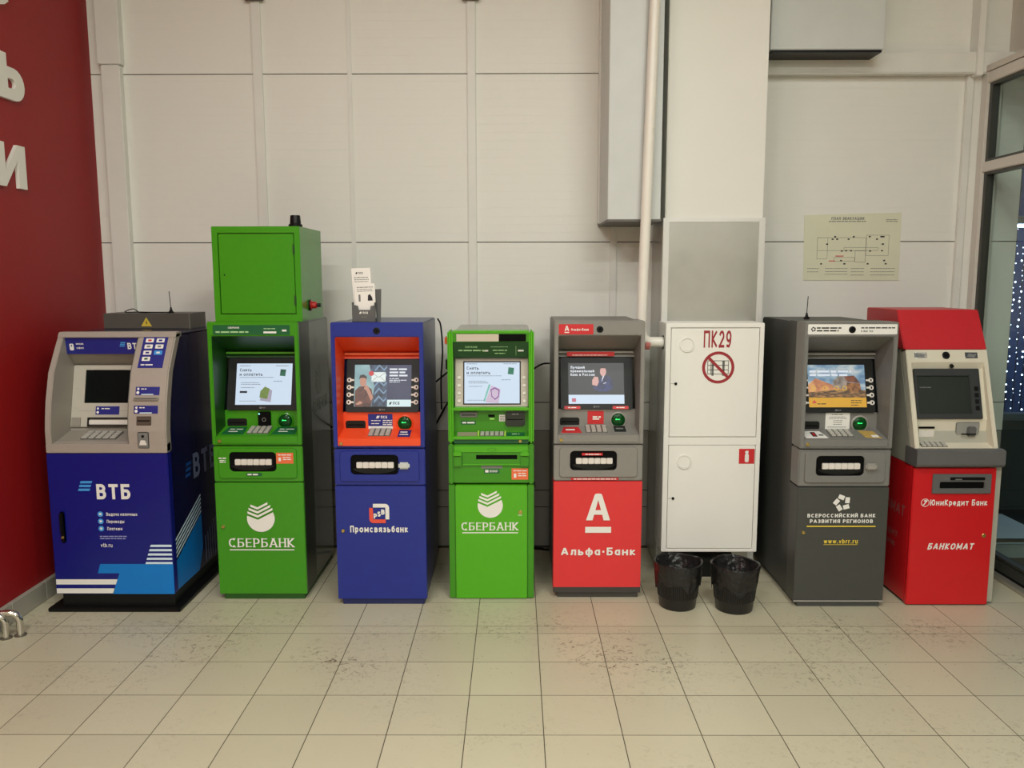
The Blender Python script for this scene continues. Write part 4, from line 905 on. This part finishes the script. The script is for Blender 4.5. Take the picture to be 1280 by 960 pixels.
for (y0, z0), (y1, z1) in zip(rp, rp[1:]): g.add([(-.277, y0, z0), (.113, y0, z0), (.113, y1, z1), (-.277, y1, z1)], [(0, 1, 2, 3)])
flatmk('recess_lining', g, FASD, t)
fbn = seg(.205, 1.328, .192, 1.417)
s_ = sub('blue_banner', fbn, R4(-.277, .113, 0, .089), 0, .002, M_PB, t)
text(fbn, 'ВТБ', .048, .026, .034, M_PW, s_, sw=.2, n=.0026, width=.075); text(fbn, 'мини', -.222, .050, .012, M_PW, s_, sw=.18, n=.0026); text(fbn, 'офис', -.222, .028, .012, M_PW, s_, sw=.18, n=.0026)
g = G()
for k in range(3): g.flat(fbn, [(.012-k*.003, .058-k*.009), (.038-k*.003, .058-k*.009), (.040-k*.003, .064-k*.009), (.014-k*.003, .064-k*.009)], .0026)
flatmk('stripe_mark', g, CYL, s_); sheet('hand_mark', fbn, rr(-.258, -.236, .020, .056, .006), M_PW, s_, .0026); sheet('hand_gap', fbn, R4(-.250, -.244, .04, .05), M_PB, s_, .0030)
fi = seg(.184, .940, .264, 1.262); L_ = .3318
pn = mk('screen_panel', G().ring(fi, R4(-.277, .113, 0, L_), R4(-.212, .038, .128, .306), -.012, .001), FASL, t, bevel=.002)
scr = mk('screen', G().fbox(fi, -.212, .038, .128, .306, -.011, -.006), mat('dark_glass', (12, 18, 17), rough=.25, spec=.12, var=.3, vscale=8), t)
g = G()
for (u0, v0, u1, v1) in ((-.262, .10, -.238, .21), (-.24, .085, .10, .0865), (-.262, .205, -.24, .2065)): g.flat(fi, R4(u0, u1, v0, v0+.0012), .0015)
flatmk('panel_seams', g, FASD, pn)
s_ = sub('slot_label', fi, R4(-.146, -.020, .066, .110), .001, .003, M_PB, t); bars(fi, [(-.115, -.07, .095, .005)], M_PW, s_, .0036); g = G().flat(fi, circ(-.134, .098, .006, 12), .0036).flat(fi, circ(-.134, .078, .007, 12), .0036); flatmk('icon', g, M_PW, s_)
ds = mk('deposit_slot', G().ring(fi, R4(-.184, .060, .002, .050), R4(-.176, .055, .010, .042), 0, .010), M_BEZ, t); mk('shutter', G().fbox(fi, -.176, .055, .014, .036, 0, .006), M_SHUT, ds)
mk('service_flap', G().fbox(fi, -.272, -.222, .004, .05, .001, .004), FASD, t, bevel=.002)
sh = seg(.024, .889, .184, .925)
keypad(sh, -.165, .020, .040, .135, t, 5, 4)
def cseg(z0, z1): return seg(front_at(z0), z0, front_at(z1), z1)
fc = cseg(1.266, 1.418)
s_ = sub('card_logo_label', fc, R4(.146, .274, 0, .185), 0, .002, M_PB, rc)
for i, (u, v) in enumerate(((.160, .148), (.216, .148), (.160, .112), (.216, .112), (.160, .076), (.216, .076), (.160, .040))):
    sheet('payment_mark', fc, rr(u, u+.042, v, v+.024, .003), M_PW if i != 5 else CYL, s_, .0026); sheet('mark_core', fc, R4(u+.012, u+.030, v+.007, v+.017), (M_PR, M_PB, M_PG, M_PG, M_PB, M_PW, M_PDG)[i], s_, .003)
bars(fc, [(.160, .230, .014, .007)], M_PW, s_, .0026)
def blabel(z0, z1, u0, u1):
    q = cseg(z0, z1); h = math.hypot(front_at(z1)-front_at(z0), z1-z0); s_ = sub('slot_label', q, R4(u0, u1, 0, h), 0, .002, M_PB, rc)
    bars(q, [(u0+.028, u0+.055, h*.68, .005)], M_PW, s_, .0026); flatmk('icon', G().flat(q, circ(u0+.013, h*.75, .006, 12), .0026).flat(q, circ(u0+.012, h*.3, .008, 12), .0026), M_PW, s_)
    sheet('pale_edge', q, R4(u0+.03, u1-.03, .001, .006), ICE, s_, .0026)
blabel(1.132, 1.173, .150, .272); blabel(1.040, 1.080, .146, .268)
q = cseg(1.104, 1.122); mk('card_slot', G().fbox(q, .142, .272, .0, .018, 0, .012), FASD, rc, bevel=.004); mk('slot_mouth', G().fbox(q, .150, .264, .008, .011, .010, .0126), M_POCK, rc)
q = cseg(.981, 1.026); mk('receipt_slot', G().fbox(q, .160, .236, 0, .046, 0, .004), mat('slot_bronze', (98, 90, 80), rough=.35, metal=.4), rc, bevel=.002, bseg=1); mk('slot_mouth', G().fbox(q, .166, .230, .020, .026, .003, .0046), M_POCK, rc)
q = cseg(.858, .948); kp = mk('key_plate', G().fbox(q, .165, .222, .006, .090, 0, .006), M_PG, rc, bevel=.003); mk('key_cup', G().prism(q, [(.174, .022), (.213, .022), (.205, .048), (.182, .048)], .005, .012), M_SHUT, kp, bevel=.002); mk('key_eye', G().lathe(q, .1935, .068, [(.007, .005), (.007, .009)], 12), M_BLACK, kp)
# door with its printed vinyl
do = mk('door', G().box(-.312, .310, 0, .05, .086, .836), NAVY, t, bevel=.004)
hd = mk('door_handle', G().fbox(f, -.262, -.236, .366, .532, 0, .012), M_BLACK, do, bevel=.006); mk('handle_lever', G().fbox(f, -.256, -.242, .42, .525, .012, .026), M_BLACK, hd, bevel=.004); lock(f, -.249, .396, hd, .007, .012)
g = G()
for k, (u, v) in enumerate(((-.148, .680), (-.1545, .660), (-.161, .640))): g.flat(f, [(u, v), (u+.060, v), (u+.066, v+.012), (u+.006, v+.012)], .0006)
flatmk('stripe_mark', g, CYL, do)
text(f, 'ВТБ', -.065, .596, .080, M_PW, do, 'lettering', sw=.20, width=.174)
for i, s in enumerate(('Выдача наличных', 'Переводы', 'Платежи')):
    v = .517-.0385*i; sheet('icon_disc', f, circ(-.053, v, .0145, 18), CYL, do); sheet('icon', f, R4(-.059, -.047, v-.005, v+.006), M_PW, do, .001)
    text(f, s, -.022, v-.009, .0175, M_PW, do, 'lettering', sw=.17, width=(.160, .090, .078)[i])
bars(f, [(-.063, .081, .396, .005), (-.063, .070, .384, .005)], mat('print_mist', (150, 156, 200), rough=.4, var=0), do)
text(f, 'vtb.ru', -.061, .341, .021, M_PW, do, 'lettering', sw=.14, width=.060)
sheet('white_stripe', f, [(-.308, .139), (.004, .139), (.014, .167), (-.308, .167)], M_PW, do); sheet('white_stripe', f, [(-.308, .091), (-.012, .091), (-.002, .118), (-.308, .118)], M_PW, do)
flatmk('cyan_shape', G().flat(f, [(-.087, .200), (-.071, .250), (.309, .250), (.309, .200)], .0006).flat(f, [(-.016, .0875), (.026, .200), (.309, .200), (.309, .0875)], .0006), CYAN, do)
g = G()
for k in range(5):
    v = .342-.0232*k; u = .194-.0075*k; g.flat(f, [(u, v), (.306, v), (.306, v+.0115), (u+.005, v+.0115)], .0006)
flatmk('ice_stripes', g, ICE, do)
fs = Fr((.303, 0, 0), (0, 0, 1), (0, 1, 0))
text(fs, 'ВТБ', .34, .62, .14, mat('side_print_blue', (120, 130, 160), rough=.3, var=0), t, 'side_lettering', sw=.2, width=.34); g = G()
for k in range(3): g.flat(fs, [(.24-.006*k, .71-k*.03), (.31-.006*k, .71-k*.03), (.315-.006*k, .728-k*.03), (.245-.006*k, .728-k*.03)], .0006)
flatmk('side_stripe_mark', g, mat('side_cyan', (20, 80, 150), rough=.3, var=0), t)
g = G()
for k in range(5):
    v = .342-.0232*k; g.flat(fs, [(.035, v), (.42, v+.16), (.42, v+.1715), (.035, v+.0115)], .0006)
flatmk('side_ice_stripes', g, ICE, t)
sheet('side_cyan_shape', fs, [(.035, .088), (.035, .235), (.42, .40), (.42, .20), (.36, .088)], CYAN, t)
g = G()
for k in range(9): g.flat(fs, [(.46+.035*k, .10), (.472+.035*k, .10), (.472+.035*k, .26+.014*k), (.46+.035*k, .25+.014*k)], .0006)
flatmk('side_bar_print', g, mat('side_print_blue', (120, 130, 160), rough=.3, var=0), t)
# power box on its roof, with warning sign
t = thing('power_box', 'dark grey metal box with yellow warning triangle on the dark blue machine', 'box', (-2.126, 4.745, 1.4345))
mk('case', G().box(-.250, .250, 0, .235, 0, .088), mat('box_grey', (88, 85, 78), rough=.5, var=.05), t, bevel=.003)
mk('cover_edge', G().box(.243, .2505, -.002, .235, 0, .088), mat('box_grey_light', (112, 108, 100), rough=.5), t)
s_ = sub('warning_sign', f, [(-.034, .014), (.028, .014), (-.003, .066)], 0, .0012, M_PY, t); sheet('bolt_mark', f, [(-.006, .022), (.004, .034), (-.002, .036), (.0, .050), (-.008, .036), (-.003, .034)], M_PK, s_, .0018)
def antenna(x, y, z, label, lean=.0, cable=None):
    t = thing('antenna', label, 'antenna', (x, y, z)); fz = Fr((0, 0, 0), (0, 1, 0), (1, 0, 0))
    mk('magnet_foot', G().lathe(fz, 0, 0, [(.017, 0), (.017, .006), (.010, .012), (.007, .02), (.004, .034)], 16), M_BLACK, t, smooth=True)
    mk('whip', G().tube([(0, 0, .03), (lean*.4, 0, .07), (lean, 0, .125)], .0022, 6), M_BLACK, t)
    if cable: mk('lead', G().tube(smoothpts(cable), .0028, 6), M_BLACK, t)
antenna(-2.006, 4.80, 1.5225, 'thin black antenna standing on the dark grey power box', -.006, [(-.015, 0, .005), (-.10, .01, .004), (-.17, -.02, .004), (-.22, .0, .024), (-.27, .0, .006), (-.20, .03, .005), (-.10, .03, .003), (-.03, .02, .004)])
antenna(1.632, 4.64, 1.493, 'thin black antenna standing on the dark grey machine roof', .004)

# ---------------------------------------------------------------- red and cream machine by the glass
UR = mat('machine_crimson', (204, 26, 32), rough=.34, var=.04, vscale=12)
URD = mat('cap_crimson', (194, 30, 38), rough=.42, var=.06, vscale=30)
CR = mat('machine_cream', (216, 209, 188), rough=.42, var=.03)
CRG = mat('body_cream_grey', (172, 170, 154), rough=.45, var=.04)
TRY = mat('tray_grey', (98, 98, 96), rough=.42, var=.05)
t = thing('cash_machine', 'red and cream cash machine with slanted red top by the glass wall', 'cash machine', (2.275, 4.18, 0))
mk('cabinet_body', G().box(-.213, .25, .03, .66, .012, .75), UR, t, bevel=.004)
mk('side_panel', G().box(.213, .252, .02, .40, .012, .76), CRG, t, bevel=.004)
mk('foot_strip', G().box(-.205, .205, .02, .62, 0, .013), M_BLACK, t)
do = mk('door', G().box(-.214, .214, 0, .03, .006, .744), UR, t, bevel=.004); lock(f, .170, .384, do, .011)
bz = mk('dispenser_frame', G().ring(f, R4(-.118, .186, .610, .714), R4(-.080, .150, .638, .672), 0, .010), TRY, do, bevel=.003)
mk('slot_mouth', G().fbox(f, -.080, .150, .638, .672, 0, .002), M_POCK, bz)
mk('shutter_bar', G().fbox(f, -.03, .150, .682, .698, .009, .013), M_BLACK, bz, bevel=.002); flatmk('shutter_mark', G().flat(f, R4(-.004, .03, .684, .690), .0136).flat(f, R4(-.06, -.02, .688, .690), .0106), M_PG, bz)
g = G().ring(f, circ(-.146, .560, .0215, 24), circ(-.146, .560, .0185, 24), .0004, .0006); flatmk('emblem_ring', g, M_PW, do)
flatmk('emblem', G().flat(f, [(-.160, .545), (-.150, .548), (-.130, .576), (-.141, .570)], .0006).flat(f, [(-.154, .572), (-.136, .577), (-.147, .562)], .0006), M_PW, do)
text(f, 'ЮниКредит Банк', -.120, .545, .032, M_PW, do, 'lettering', sw=.18, width=.297)
text(f, 'БАНКОМАТ', -.120, .308, .034, M_PW, do, 'lettering', sw=.2, width=.238, shear=.22)
fl3 = Fr((-.213, 0, 0), (0, 0, 1), (0, -1, 0)); sp_ = mat('side_print_rose', (176, 96, 92), rough=.4, var=0)
text(fl3, 'БАНКОМАТ', -.50, .46, .06, sp_, t, 'side_lettering', sw=.18, width=.42, shear=.1); text(fl3, 'ЮниКредит', -.50, .33, .04, sp_, t, 'side_lettering', sw=.18, width=.36); text(fl3, 'Банк', -.36, .27, .04, sp_, t, 'side_lettering', sw=.18, width=.20)
mk('front_tray', G().prof([(-.035, .765), (-.035, .838), (-.02, .846), (.10, .846), (.10, .752), (-.02, .752)], -.218, .236), TRY, t, bevel=.003)
# slanted upper part
fp = lambda z: (z-.845)*.341
mk('upper_body', G().prof([(.06, .845), (.235, 1.344), (.64, 1.344), (.64, .75), (.10, .75)], -.212, .212), CRG, t, bevel=.004)
fu = seg(0, .845, .170, 1.344); LU = .527
mk('fascia_frame', G().ring(fu, R4(-.214, .214, 0, LU), R4(-.190, .192, .006, .455), -.05, 0), CR, t, bevel=.003)
pr2 = [(.012, .848), (.09, .872), (.084, .985), (.160, 1.243), (.150, 1.275)]
g = G()
for (y0, z0), (y1, z1) in zip(pr2, pr2[1:]): g.add([(-.190, y0, z0), (.192, y0, z0), (.192, y1, z1), (-.190, y1, z1)], [(0, 1, 2, 3)])
for x in (-.189, .191):
    k = len(pr2); vs = [(x, y+.01, z) for y, z in pr2]+[(x, fp(z)+.002, z) for y, z in pr2]; g.add(vs, [(i, i+1, i+1+k, i+k) for i in range(k-1)])
flatmk('recess_lining', g, CR, t)
b = seg(.082, .987, .157, 1.242); LB = .2658
bz = mk('screen_bezel', G().ring(b, R4(-.180, .164, .0, LB), R4(-.166, .108, .026, .226), 0, .014), mat('bezel_slate', (54, 56, 56), rough=.45, spec=.3, var=0), t, bevel=.003)
scr = mk('screen', G().fbox(b, -.166, .108, .026, .226, .001, .004), mat('screen_off', (46, 52, 47), rough=.25, spec=.2, var=.08), t); bars(b, [(-.150, -.09, .165, .004)], M_PG, scr, .0046)
for i in range(4): mk('side_key', G().fbox(b, .128, .150, .045+.034*i, .068+.034*i, .014, .018), M_BLACK, bz, bevel=.002, bseg=1)
fc2 = seg(.089, .875, .085, .985)
rs = mk('receipt_slot', G().fbox(fc2, -.170, -.080, .012, .082, 0, .012), CR, t, bevel=.004); mk('slot_mouth', G().fbox(fc2, -.168, -.086, .064, .074, .010, .016), M_POCK, rs); mk('paper_guide', G().prism(fc2, [(-.165, .055), (-.14, .055), (-.128, .046), (-.116, .055), (-.088, .055), (-.088, .020), (-.165, .020)], .011, .014), M_SHUT, rs)
rd = mk('card_reader', G().fbox(fc2, .030, .154, .004, .096, 0, .008), mat('reader_stone', (150, 150, 142), rough=.3, var=.05), t, bevel=.004); mk('reader_bulge', G().fbox(fc2, .086, .128, .026, .074, .008, .03), TRY, rd, bevel=.005); mk('slot_mouth', G().fbox(fc2, .050, .124, .034, .040, .026, .0315), M_POCK, rd)
sh = seg(.012, .848, .088, .871); keypad(sh, -.170, -.035, .010, .066, t, 5, 4)
ft = Fr((0, fp(1.314), 1.314), fu.v); camera_eye(ft, -.006, 0, t, .016, .001)
for u in (-.172, .094):
    s_ = sub('reflective_sticker', ft, R4(u, u+.066, -.016, .016), 0, .0012, M_CHROME, t); sheet('sticker_print', ft, [(u+.01, -.008), (u+.05, -.012), (u+.055, .004), (u+.02, .010)], M_PG, s_, .0018)
mk('small_latch', G().lathe(Fr((.02, .150, 1.262), (0, -.4, .9)), 0, 0, [(.010, 0), (.010, .012)], 12), M_BEZ, t)
mk('top_cap', G().prof([(.170, 1.344), (.280, 1.549), (.66, 1.549), (.66, 1.344)], -.222, .214), URD, t, bevel=.004)

# ---------------------------------------------------------------- fire hose cabinet
CW = mat('cabinet_enamel', (240, 238, 229), rough=.36, var=.025, vscale=5)
t = thing('fire_hose_cabinet', 'white fire hose cabinet mounted on the column above two black bins', 'fire cabinet', (1.094, 4.52, 0)); f = FRONT
mk('case', G().ring(f, R4(-.270, .270, .178, 1.476), R4(-.242, .246, .195, 1.450), -.235, 0), CW, t, bevel=.003)
mk('middle_rail', G().box(-.244, .248, .001, .06, .797, .840), CW, t)
mk('back_plate', G().box(-.25, .25, .20, .235, .18, 1.47), CW, t)
MRED = mat('stencil_red', (158, 40, 48), rough=.5, var=0)
for z0, z1, kv, pv in ((.843, 1.447, 1.141, 1.357), (.198, .794, .490, .701)):
    d = mk('door', G().fbox(f, -.239, .243, z0, z1, -.02, -.002), CW, t, bevel=.002)
    mk('finger_dish', G().ring(f, circ(-.153, pv, .041, 24), circ(-.153, pv, .035, 24), -.002, .005), CW, d, smooth=True); mk('dish', G().lathe(f, -.153, pv, [(.034, .001), (.026, -.0005), (.0005, -.0012)], 24), CW, d, smooth=True)
    k = mk('key_lock', G().lathe(f, -.210, kv, [(.008, -.002), (.008, .003)], 14), M_BLACK, d); mk('scratch', G().fbox(f, -.236, -.216, kv-.001, kv+.001, -.002, -.0014), M_PG, d)
    if z0 > .5: d1 = d
    else: d2 = d
text(f, 'ПК29', -.062, 1.341, .094, MRED, d1, 'stencil_lettering', sw=.16, width=.152, n=-.0012)
mk('prohibition_ring', G().ring(f, circ(.022, 1.231, .089, 32), circ(.022, 1.231, .073, 32), -.0018, -.0008), MRED, d1)
g = G()
for v in (1.268, 1.243, 1.218, 1.195): g.flat(f, R4(-.036, .080, v-.002, v+.002), -.0014)
for u in (-.036, -.018, .055, .078): g.flat(f, R4(u-.002, u+.002, 1.193, 1.270), -.0014)
for u in (-.008, .050): g.flat(f, R4(u-.006, u+.006, 1.185, 1.27), -.0014)
flatmk('rack_drawing', g, M_PG, d1)
mk('slash', G().fbox(Fr((.022, 0, 1.231), (.707, 0, .707), (.707, 0, -.707)), -.078, .078, -.008, .008, -.0018, -.0006), MRED, d1)
s_ = sub('extinguisher_sign', f, R4(.153, .240, .689, .774), -.002, -.0008, M_PR, d2); sheet('extinguisher_mark', f, rr(.186, .208, .698, .745, .008)+[], M_PW, s_, -.0003); sheet('nozzle_mark', f, [(.190, .745), (.204, .745), (.206, .762), (.192, .764), (.186, .756)], M_PW, s_, -.0003)
fs = Fr((-.270, 0, 0), (0, 0, 1), (0, -1, 0)); mk('pipe_hole', G().lathe(fs, -.080, 1.365, [(.040, .0005), (.040, .0012)], 20), M_POCK, t)

# ---------------------------------------------------------------- bins with black bags
M_BIN = mat('bin_black', (24, 24, 23), rough=.38, var=.1)
def bag_mat():
    m = mat('black_bag', (30, 30, 29), rough=.3, spec=.45, var=.3, vscale=30, bump=.9, bscale=26)
    [n for n in m.node_tree.nodes if n.type == 'BUMP'][0].inputs['Distance'].default_value = .012; return m
M_BAG = bag_mat()
def bin_(x, y, label, seed):
    t = thing('waste_bin', label, 'bin', (x, y, 0)); fz = Fr((0, 0, 0), (0, 1, 0), (1, 0, 0)); fz.n = Vector((0, 0, 1)); rn = random.Random(seed)
    mk('bucket', G().lathe(fz, 0, 0, [(.092, 0), (.095, .004), (.122, .240), (.117, .240), (.091, .012), (.001, .012)], 36), M_BIN, t, smooth=True)
    g = G()
    for i in range(60):
        a = 2*PI*i/60; c, s = math.cos(a), math.sin(a)
        r0, r1 = .1015, .1155
        g.add([(r0*c-.0016*s, r0*s+.0016*c, .06), (r0*c+.0016*s, r0*s-.0016*c, .06), (r1*c+.0016*s, r1*s-.0016*c, .185), (r1*c-.0016*s, r1*s+.0016*c, .185), ((r0+.0028)*c, (r0+.0028)*s, .06), ((r1+.0028)*c, (r1+.0028)*s, .185)], [(0, 4, 5, 3), (4, 1, 2, 5), (0, 1, 4), (3, 5, 2)])
    mk('ribs', g, M_BIN, t)['kind'] = 'stuff'
    K, prof = 72, [(.070, .10), (.085, .13), (.098, .17), (.110, .212), (.119, .243), (.1255, .247), (.1275, .240), (.1245, .215), (.121, .185), (.1175, .155), (.1145, .128)]
    vs, fs_ = [], []; ph = [rn.uniform(0, 6.28) for _ in range(8)]
    for i in range(K):
        a = 2*PI*i/K
        w = [math.sin(3*a+ph[0]), math.sin(7*a+ph[1]), math.sin(13*a+ph[2]), math.sin(21*a+ph[3])]
        for j, (r, z) in enumerate(prof):
            k = abs(j-5)/5
            dr = (.0045*w[1]+.004*w[2]*math.sin(j*.9+ph[4])+.0035*w[3])*k
            if j > 5: dr = abs(dr)*.7
            hang = (.018*w[0]+.012*w[1]+.006*w[2])*max(0, (j-6)/4) if j > 6 else 0
            vs.append(((r+dr)*math.cos(a), (r+dr)*math.sin(a), z+hang+.004*w[0]*(1-k)))
    n = len(prof)
    for i in range(K):
        for j in range(n-1): fs_.append((i*n+j, ((i+1) % K)*n+j, ((i+1) % K)*n+j+1, i*n+j+1))
    fs_.append(tuple(i*n for i in range(K)))
    mk('bag', G().add(vs, fs_), M_BAG, t, smooth=True)
bin_(.856, 4.19, 'black waste bin with bag, below the left half of the fire hose cabinet', 4)
bin_(1.145, 4.15, 'black waste bin with bag, next to the dark grey machine', 11)
t = thing('floor_box', 'dark low box on the floor under the fire hose cabinet', 'box', (1.07, 4.60, 0))
mk('case', G().box(-.20, .20, 0, .14, 0, .12), M_BEZ, t, bevel=.006); mk('latch', G().box(-.05, .0, -.012, .0, .085, .10), M_CHROME, t, bevel=.003)

# ---------------------------------------------------------------- evacuation plan, wall letters, rail, cables
t = thing('evacuation_plan', 'laminated greenish evacuation plan taped to the white wall', 'sign', (2.07, 5.149, 1.905))
fpn = Fr((0, 0, 0)); mk('sheet', G().prism(fpn, [(-.292, -.200), (.298, -.202), (.292, .210), (-.300, .196)], .001, .003), mat('laminated_paper', (224, 224, 196), rough=.22, var=.05, vscale=7), t)
N_ = .0036
text(fpn, 'ПЛАН ЭВАКУАЦИИ', -.035, .166, .018, M_PG, t, 'plan_title', sw=.2, n=N_, align='C', width=.20); bars(fpn, [(-.15, .08, .155, .005), (.20, .27, .165, .004), (.20, .27, .155, .004)], M_PG, t, N_)
g = G()
def ol(u0, u1, v0, v1, w=.0018):
    for q in ((u0, u1, v0, v0+w), (u0, u1, v1-w, v1), (u0, u0+w, v0, v1), (u1-w, u1, v0, v1)): g.flat(fpn, R4(*q), N_)
ol(-.215, .085, -.02, .06); ol(.085, .225, -.05, .075); ol(-.215, -.15, -.07, .06); ol(.02, .085, -.09, -.02); ol(-.11, .02, -.085, -.06); ol(-.05, .16, -.02, .0)
flatmk('plan_lines', g, M_PG, t)
g = G(); rn = random.Random(9)
for k in range(26): u, v = rn.uniform(-.22, .23), rn.choice((.065, .05, -.02, -.022, -.08, -.10, .02)); g.flat(fpn, R4(u, u+.012, v-.004, v+.004), N_+.0002)
flatmk('plan_symbols', g, M_PK, t)
bars(fpn, [(-.27, -.20, -.13, .003), (-.16, -.02, -.13, .003), (.0, .08, -.13, .003), (.12, .27, -.13, .003), (-.27, -.20, -.15, .003), (-.16, -.02, -.148, .003), (.0, .08, -.15, .003), (.12, .27, -.15, .003), (-.16, -.02, -.165, .003), (.0, .08, -.17, .003), (.12, .27, -.17, .003)], M_PG, t, N_)
flatmk('escape_route', G().flat(fpn, R4(-.14, -.10, -.085, -.080), N_+.0003).flat(fpn, R4(-.10, -.05, -.055, -.05), N_+.0003), M_PR, t)
# raised letters on the red wall (faces +x, reads towards the back wall)
M_LET = mat('letter_white', (228, 226, 216), rough=.4, var=.02)
fL = Fr((XL, 0, 0), (0, 0, 1), (0, 1, 0))
def letter(ch, y0, z0, h, w, label, strokes):
    t = thing('wall_letter', label, 'letter', (0, 0, 0), 0, 'raised white letters on the red wall')
    g = G()
    for pts in strokes: g.prism(fL, [(y0+u*w, z0+v*h) for u, v in pts], .001, .02)
    tag(t, label); t.location = (XL, y0, z0)
    for i, v in enumerate(g.V): g.V[i] = (v[0]-XL, v[1]-y0, v[2]-z0)
    mk('letter_body', g, M_LET, t)
def outl(o, i):   # ring between two outlines as quads
    k = len(o); return [[o[a], o[(a+1) % k], i[(a+1) % k], i[a]] for a in range(k)]
soft_o = [(0, 0), (.55, 0)]+arc(.62, .30, .38, .30, -80, 80, 8)+[(.30, .60), (.30, 1), (0, 1), (0, .5)]
bowlO = [(.38, 0), (.60, 0)]+arc(.62, .36, .38, .36, -85, 85, 10)+[(.60, .72), (.38, .72)]
bowlI = [(.38, .25), (.54, .25)]+arc(.55, .36, .11, .11, -85, 85, 10)+[(.54, .47), (.38, .47)]
letter('Ь', 4.185, 2.617, .222, .227, 'raised white soft sign letter on the red wall, cut by the picture edge', [[(0, 0), (.38, 0), (.38, 1), (0, 1)]]+outl(bowlO, bowlI)[:-1])
letter('И', 4.130, 2.181, .216, .242, 'lowest raised white letter on the red wall', [[(0, 0), (.28, 0), (.28, 1), (0, 1)], [(.72, 0), (1, 0), (1, 1), (.72, 1)], [(.28, .02), (.28, .36), (.72, .98), (.72, .64)]])
letter('С', 4.10, 3.062, .222, .26, 'topmost raised white letter on the red wall, mostly outside the picture', outl(arc(.5, .5, .5, .5, 40, 320, 14), arc(.5, .5, .24, .28, 40, 320, 14))[:-1])
t = thing('floor_rail', 'bent chrome rail end standing on the floor by the red wall', 'rail', (-2.46, 3.80, 0))
for k, (x, y) in enumerate(((-.004, -.02), (.046, .012))):
    R_ = .045; top = .118
    mk('tube', G().tube([(x, y, 0), (x, y, top-R_)]+[(x-R_+R_*math.cos(a), y-.3*(R_-R_*math.cos(a)), top-R_+R_*math.sin(a)) for a in (.4, .8, 1.2, PI/2)]+[(-.071, y-.3*(x+.071), top)], .0165, 14), M_CHROME, t, smooth=True)
    mk('floor_flange', G().lathe(Fr((x, y, 0), (0, 1, 0), (1, 0, 0)), 0, 0, [(.028, 0), (.028, .004), (.019, .008)], 20), mat('flange_steel', (120, 112, 98), rough=.4, metal=.6), t, smooth=True)
def cable(pts, label, r=.006):
    o = mk('cable', G().tube(smoothpts(pts), r, 6), M_BLACK, None, smooth=True); return tag(o, label, 'cable')
cable([(-.445, 4.70, 1.493), (-.43, 4.72, 1.45), (-.425, 4.76, 1.30), (-.44, 4.80, 1.12), (-.44, 4.82, .95)], 'black cable hanging behind the right edge of the blue machine', .005)
cable([(-.62, 4.92, .98), (-.48, 4.99, 1.10), (-.38, 5.03, 1.17), (-.28, 5.02, 1.18), (-.2, 5.01, 1.14)], 'upper black cable running between blue and slim green machine', .006)
cable([(-.60, 4.93, .72), (-.50, 5.0, .82), (-.40, 5.03, .98), (-.27, 5.01, 1.02)], 'lower black cable slanting between blue and slim green machine', .007)
cable([(-.02, 5.02, 1.10), (.10, 5.05, 1.16), (.18, 5.04, 1.20), (.30, 5.02, 1.19)], 'black cable loop between slim green and red-doored machine', .006)
cable([(-1.2, 4.98, .78), (-1.05, 5.03, .86), (-.96, 5.02, .98), (-.85, 4.96, 1.02)], 'black cable behind the gap left of the blue machine', .006)
cable([(-1.1, 5.02, .012), (-.99, 4.99, .010), (-.93, 5.02, .010), (-.80, 5.04, .012)], 'pale cable on the floor left of the blue machine', .009).data.materials[0] = M_PG
cable([(.03, 5.06, .012), (.12, 5.02, .03), (.2, 5.05, .012), (.32, 5.04, .012)], 'dark cable lying on the floor behind the slim green machine', .008)
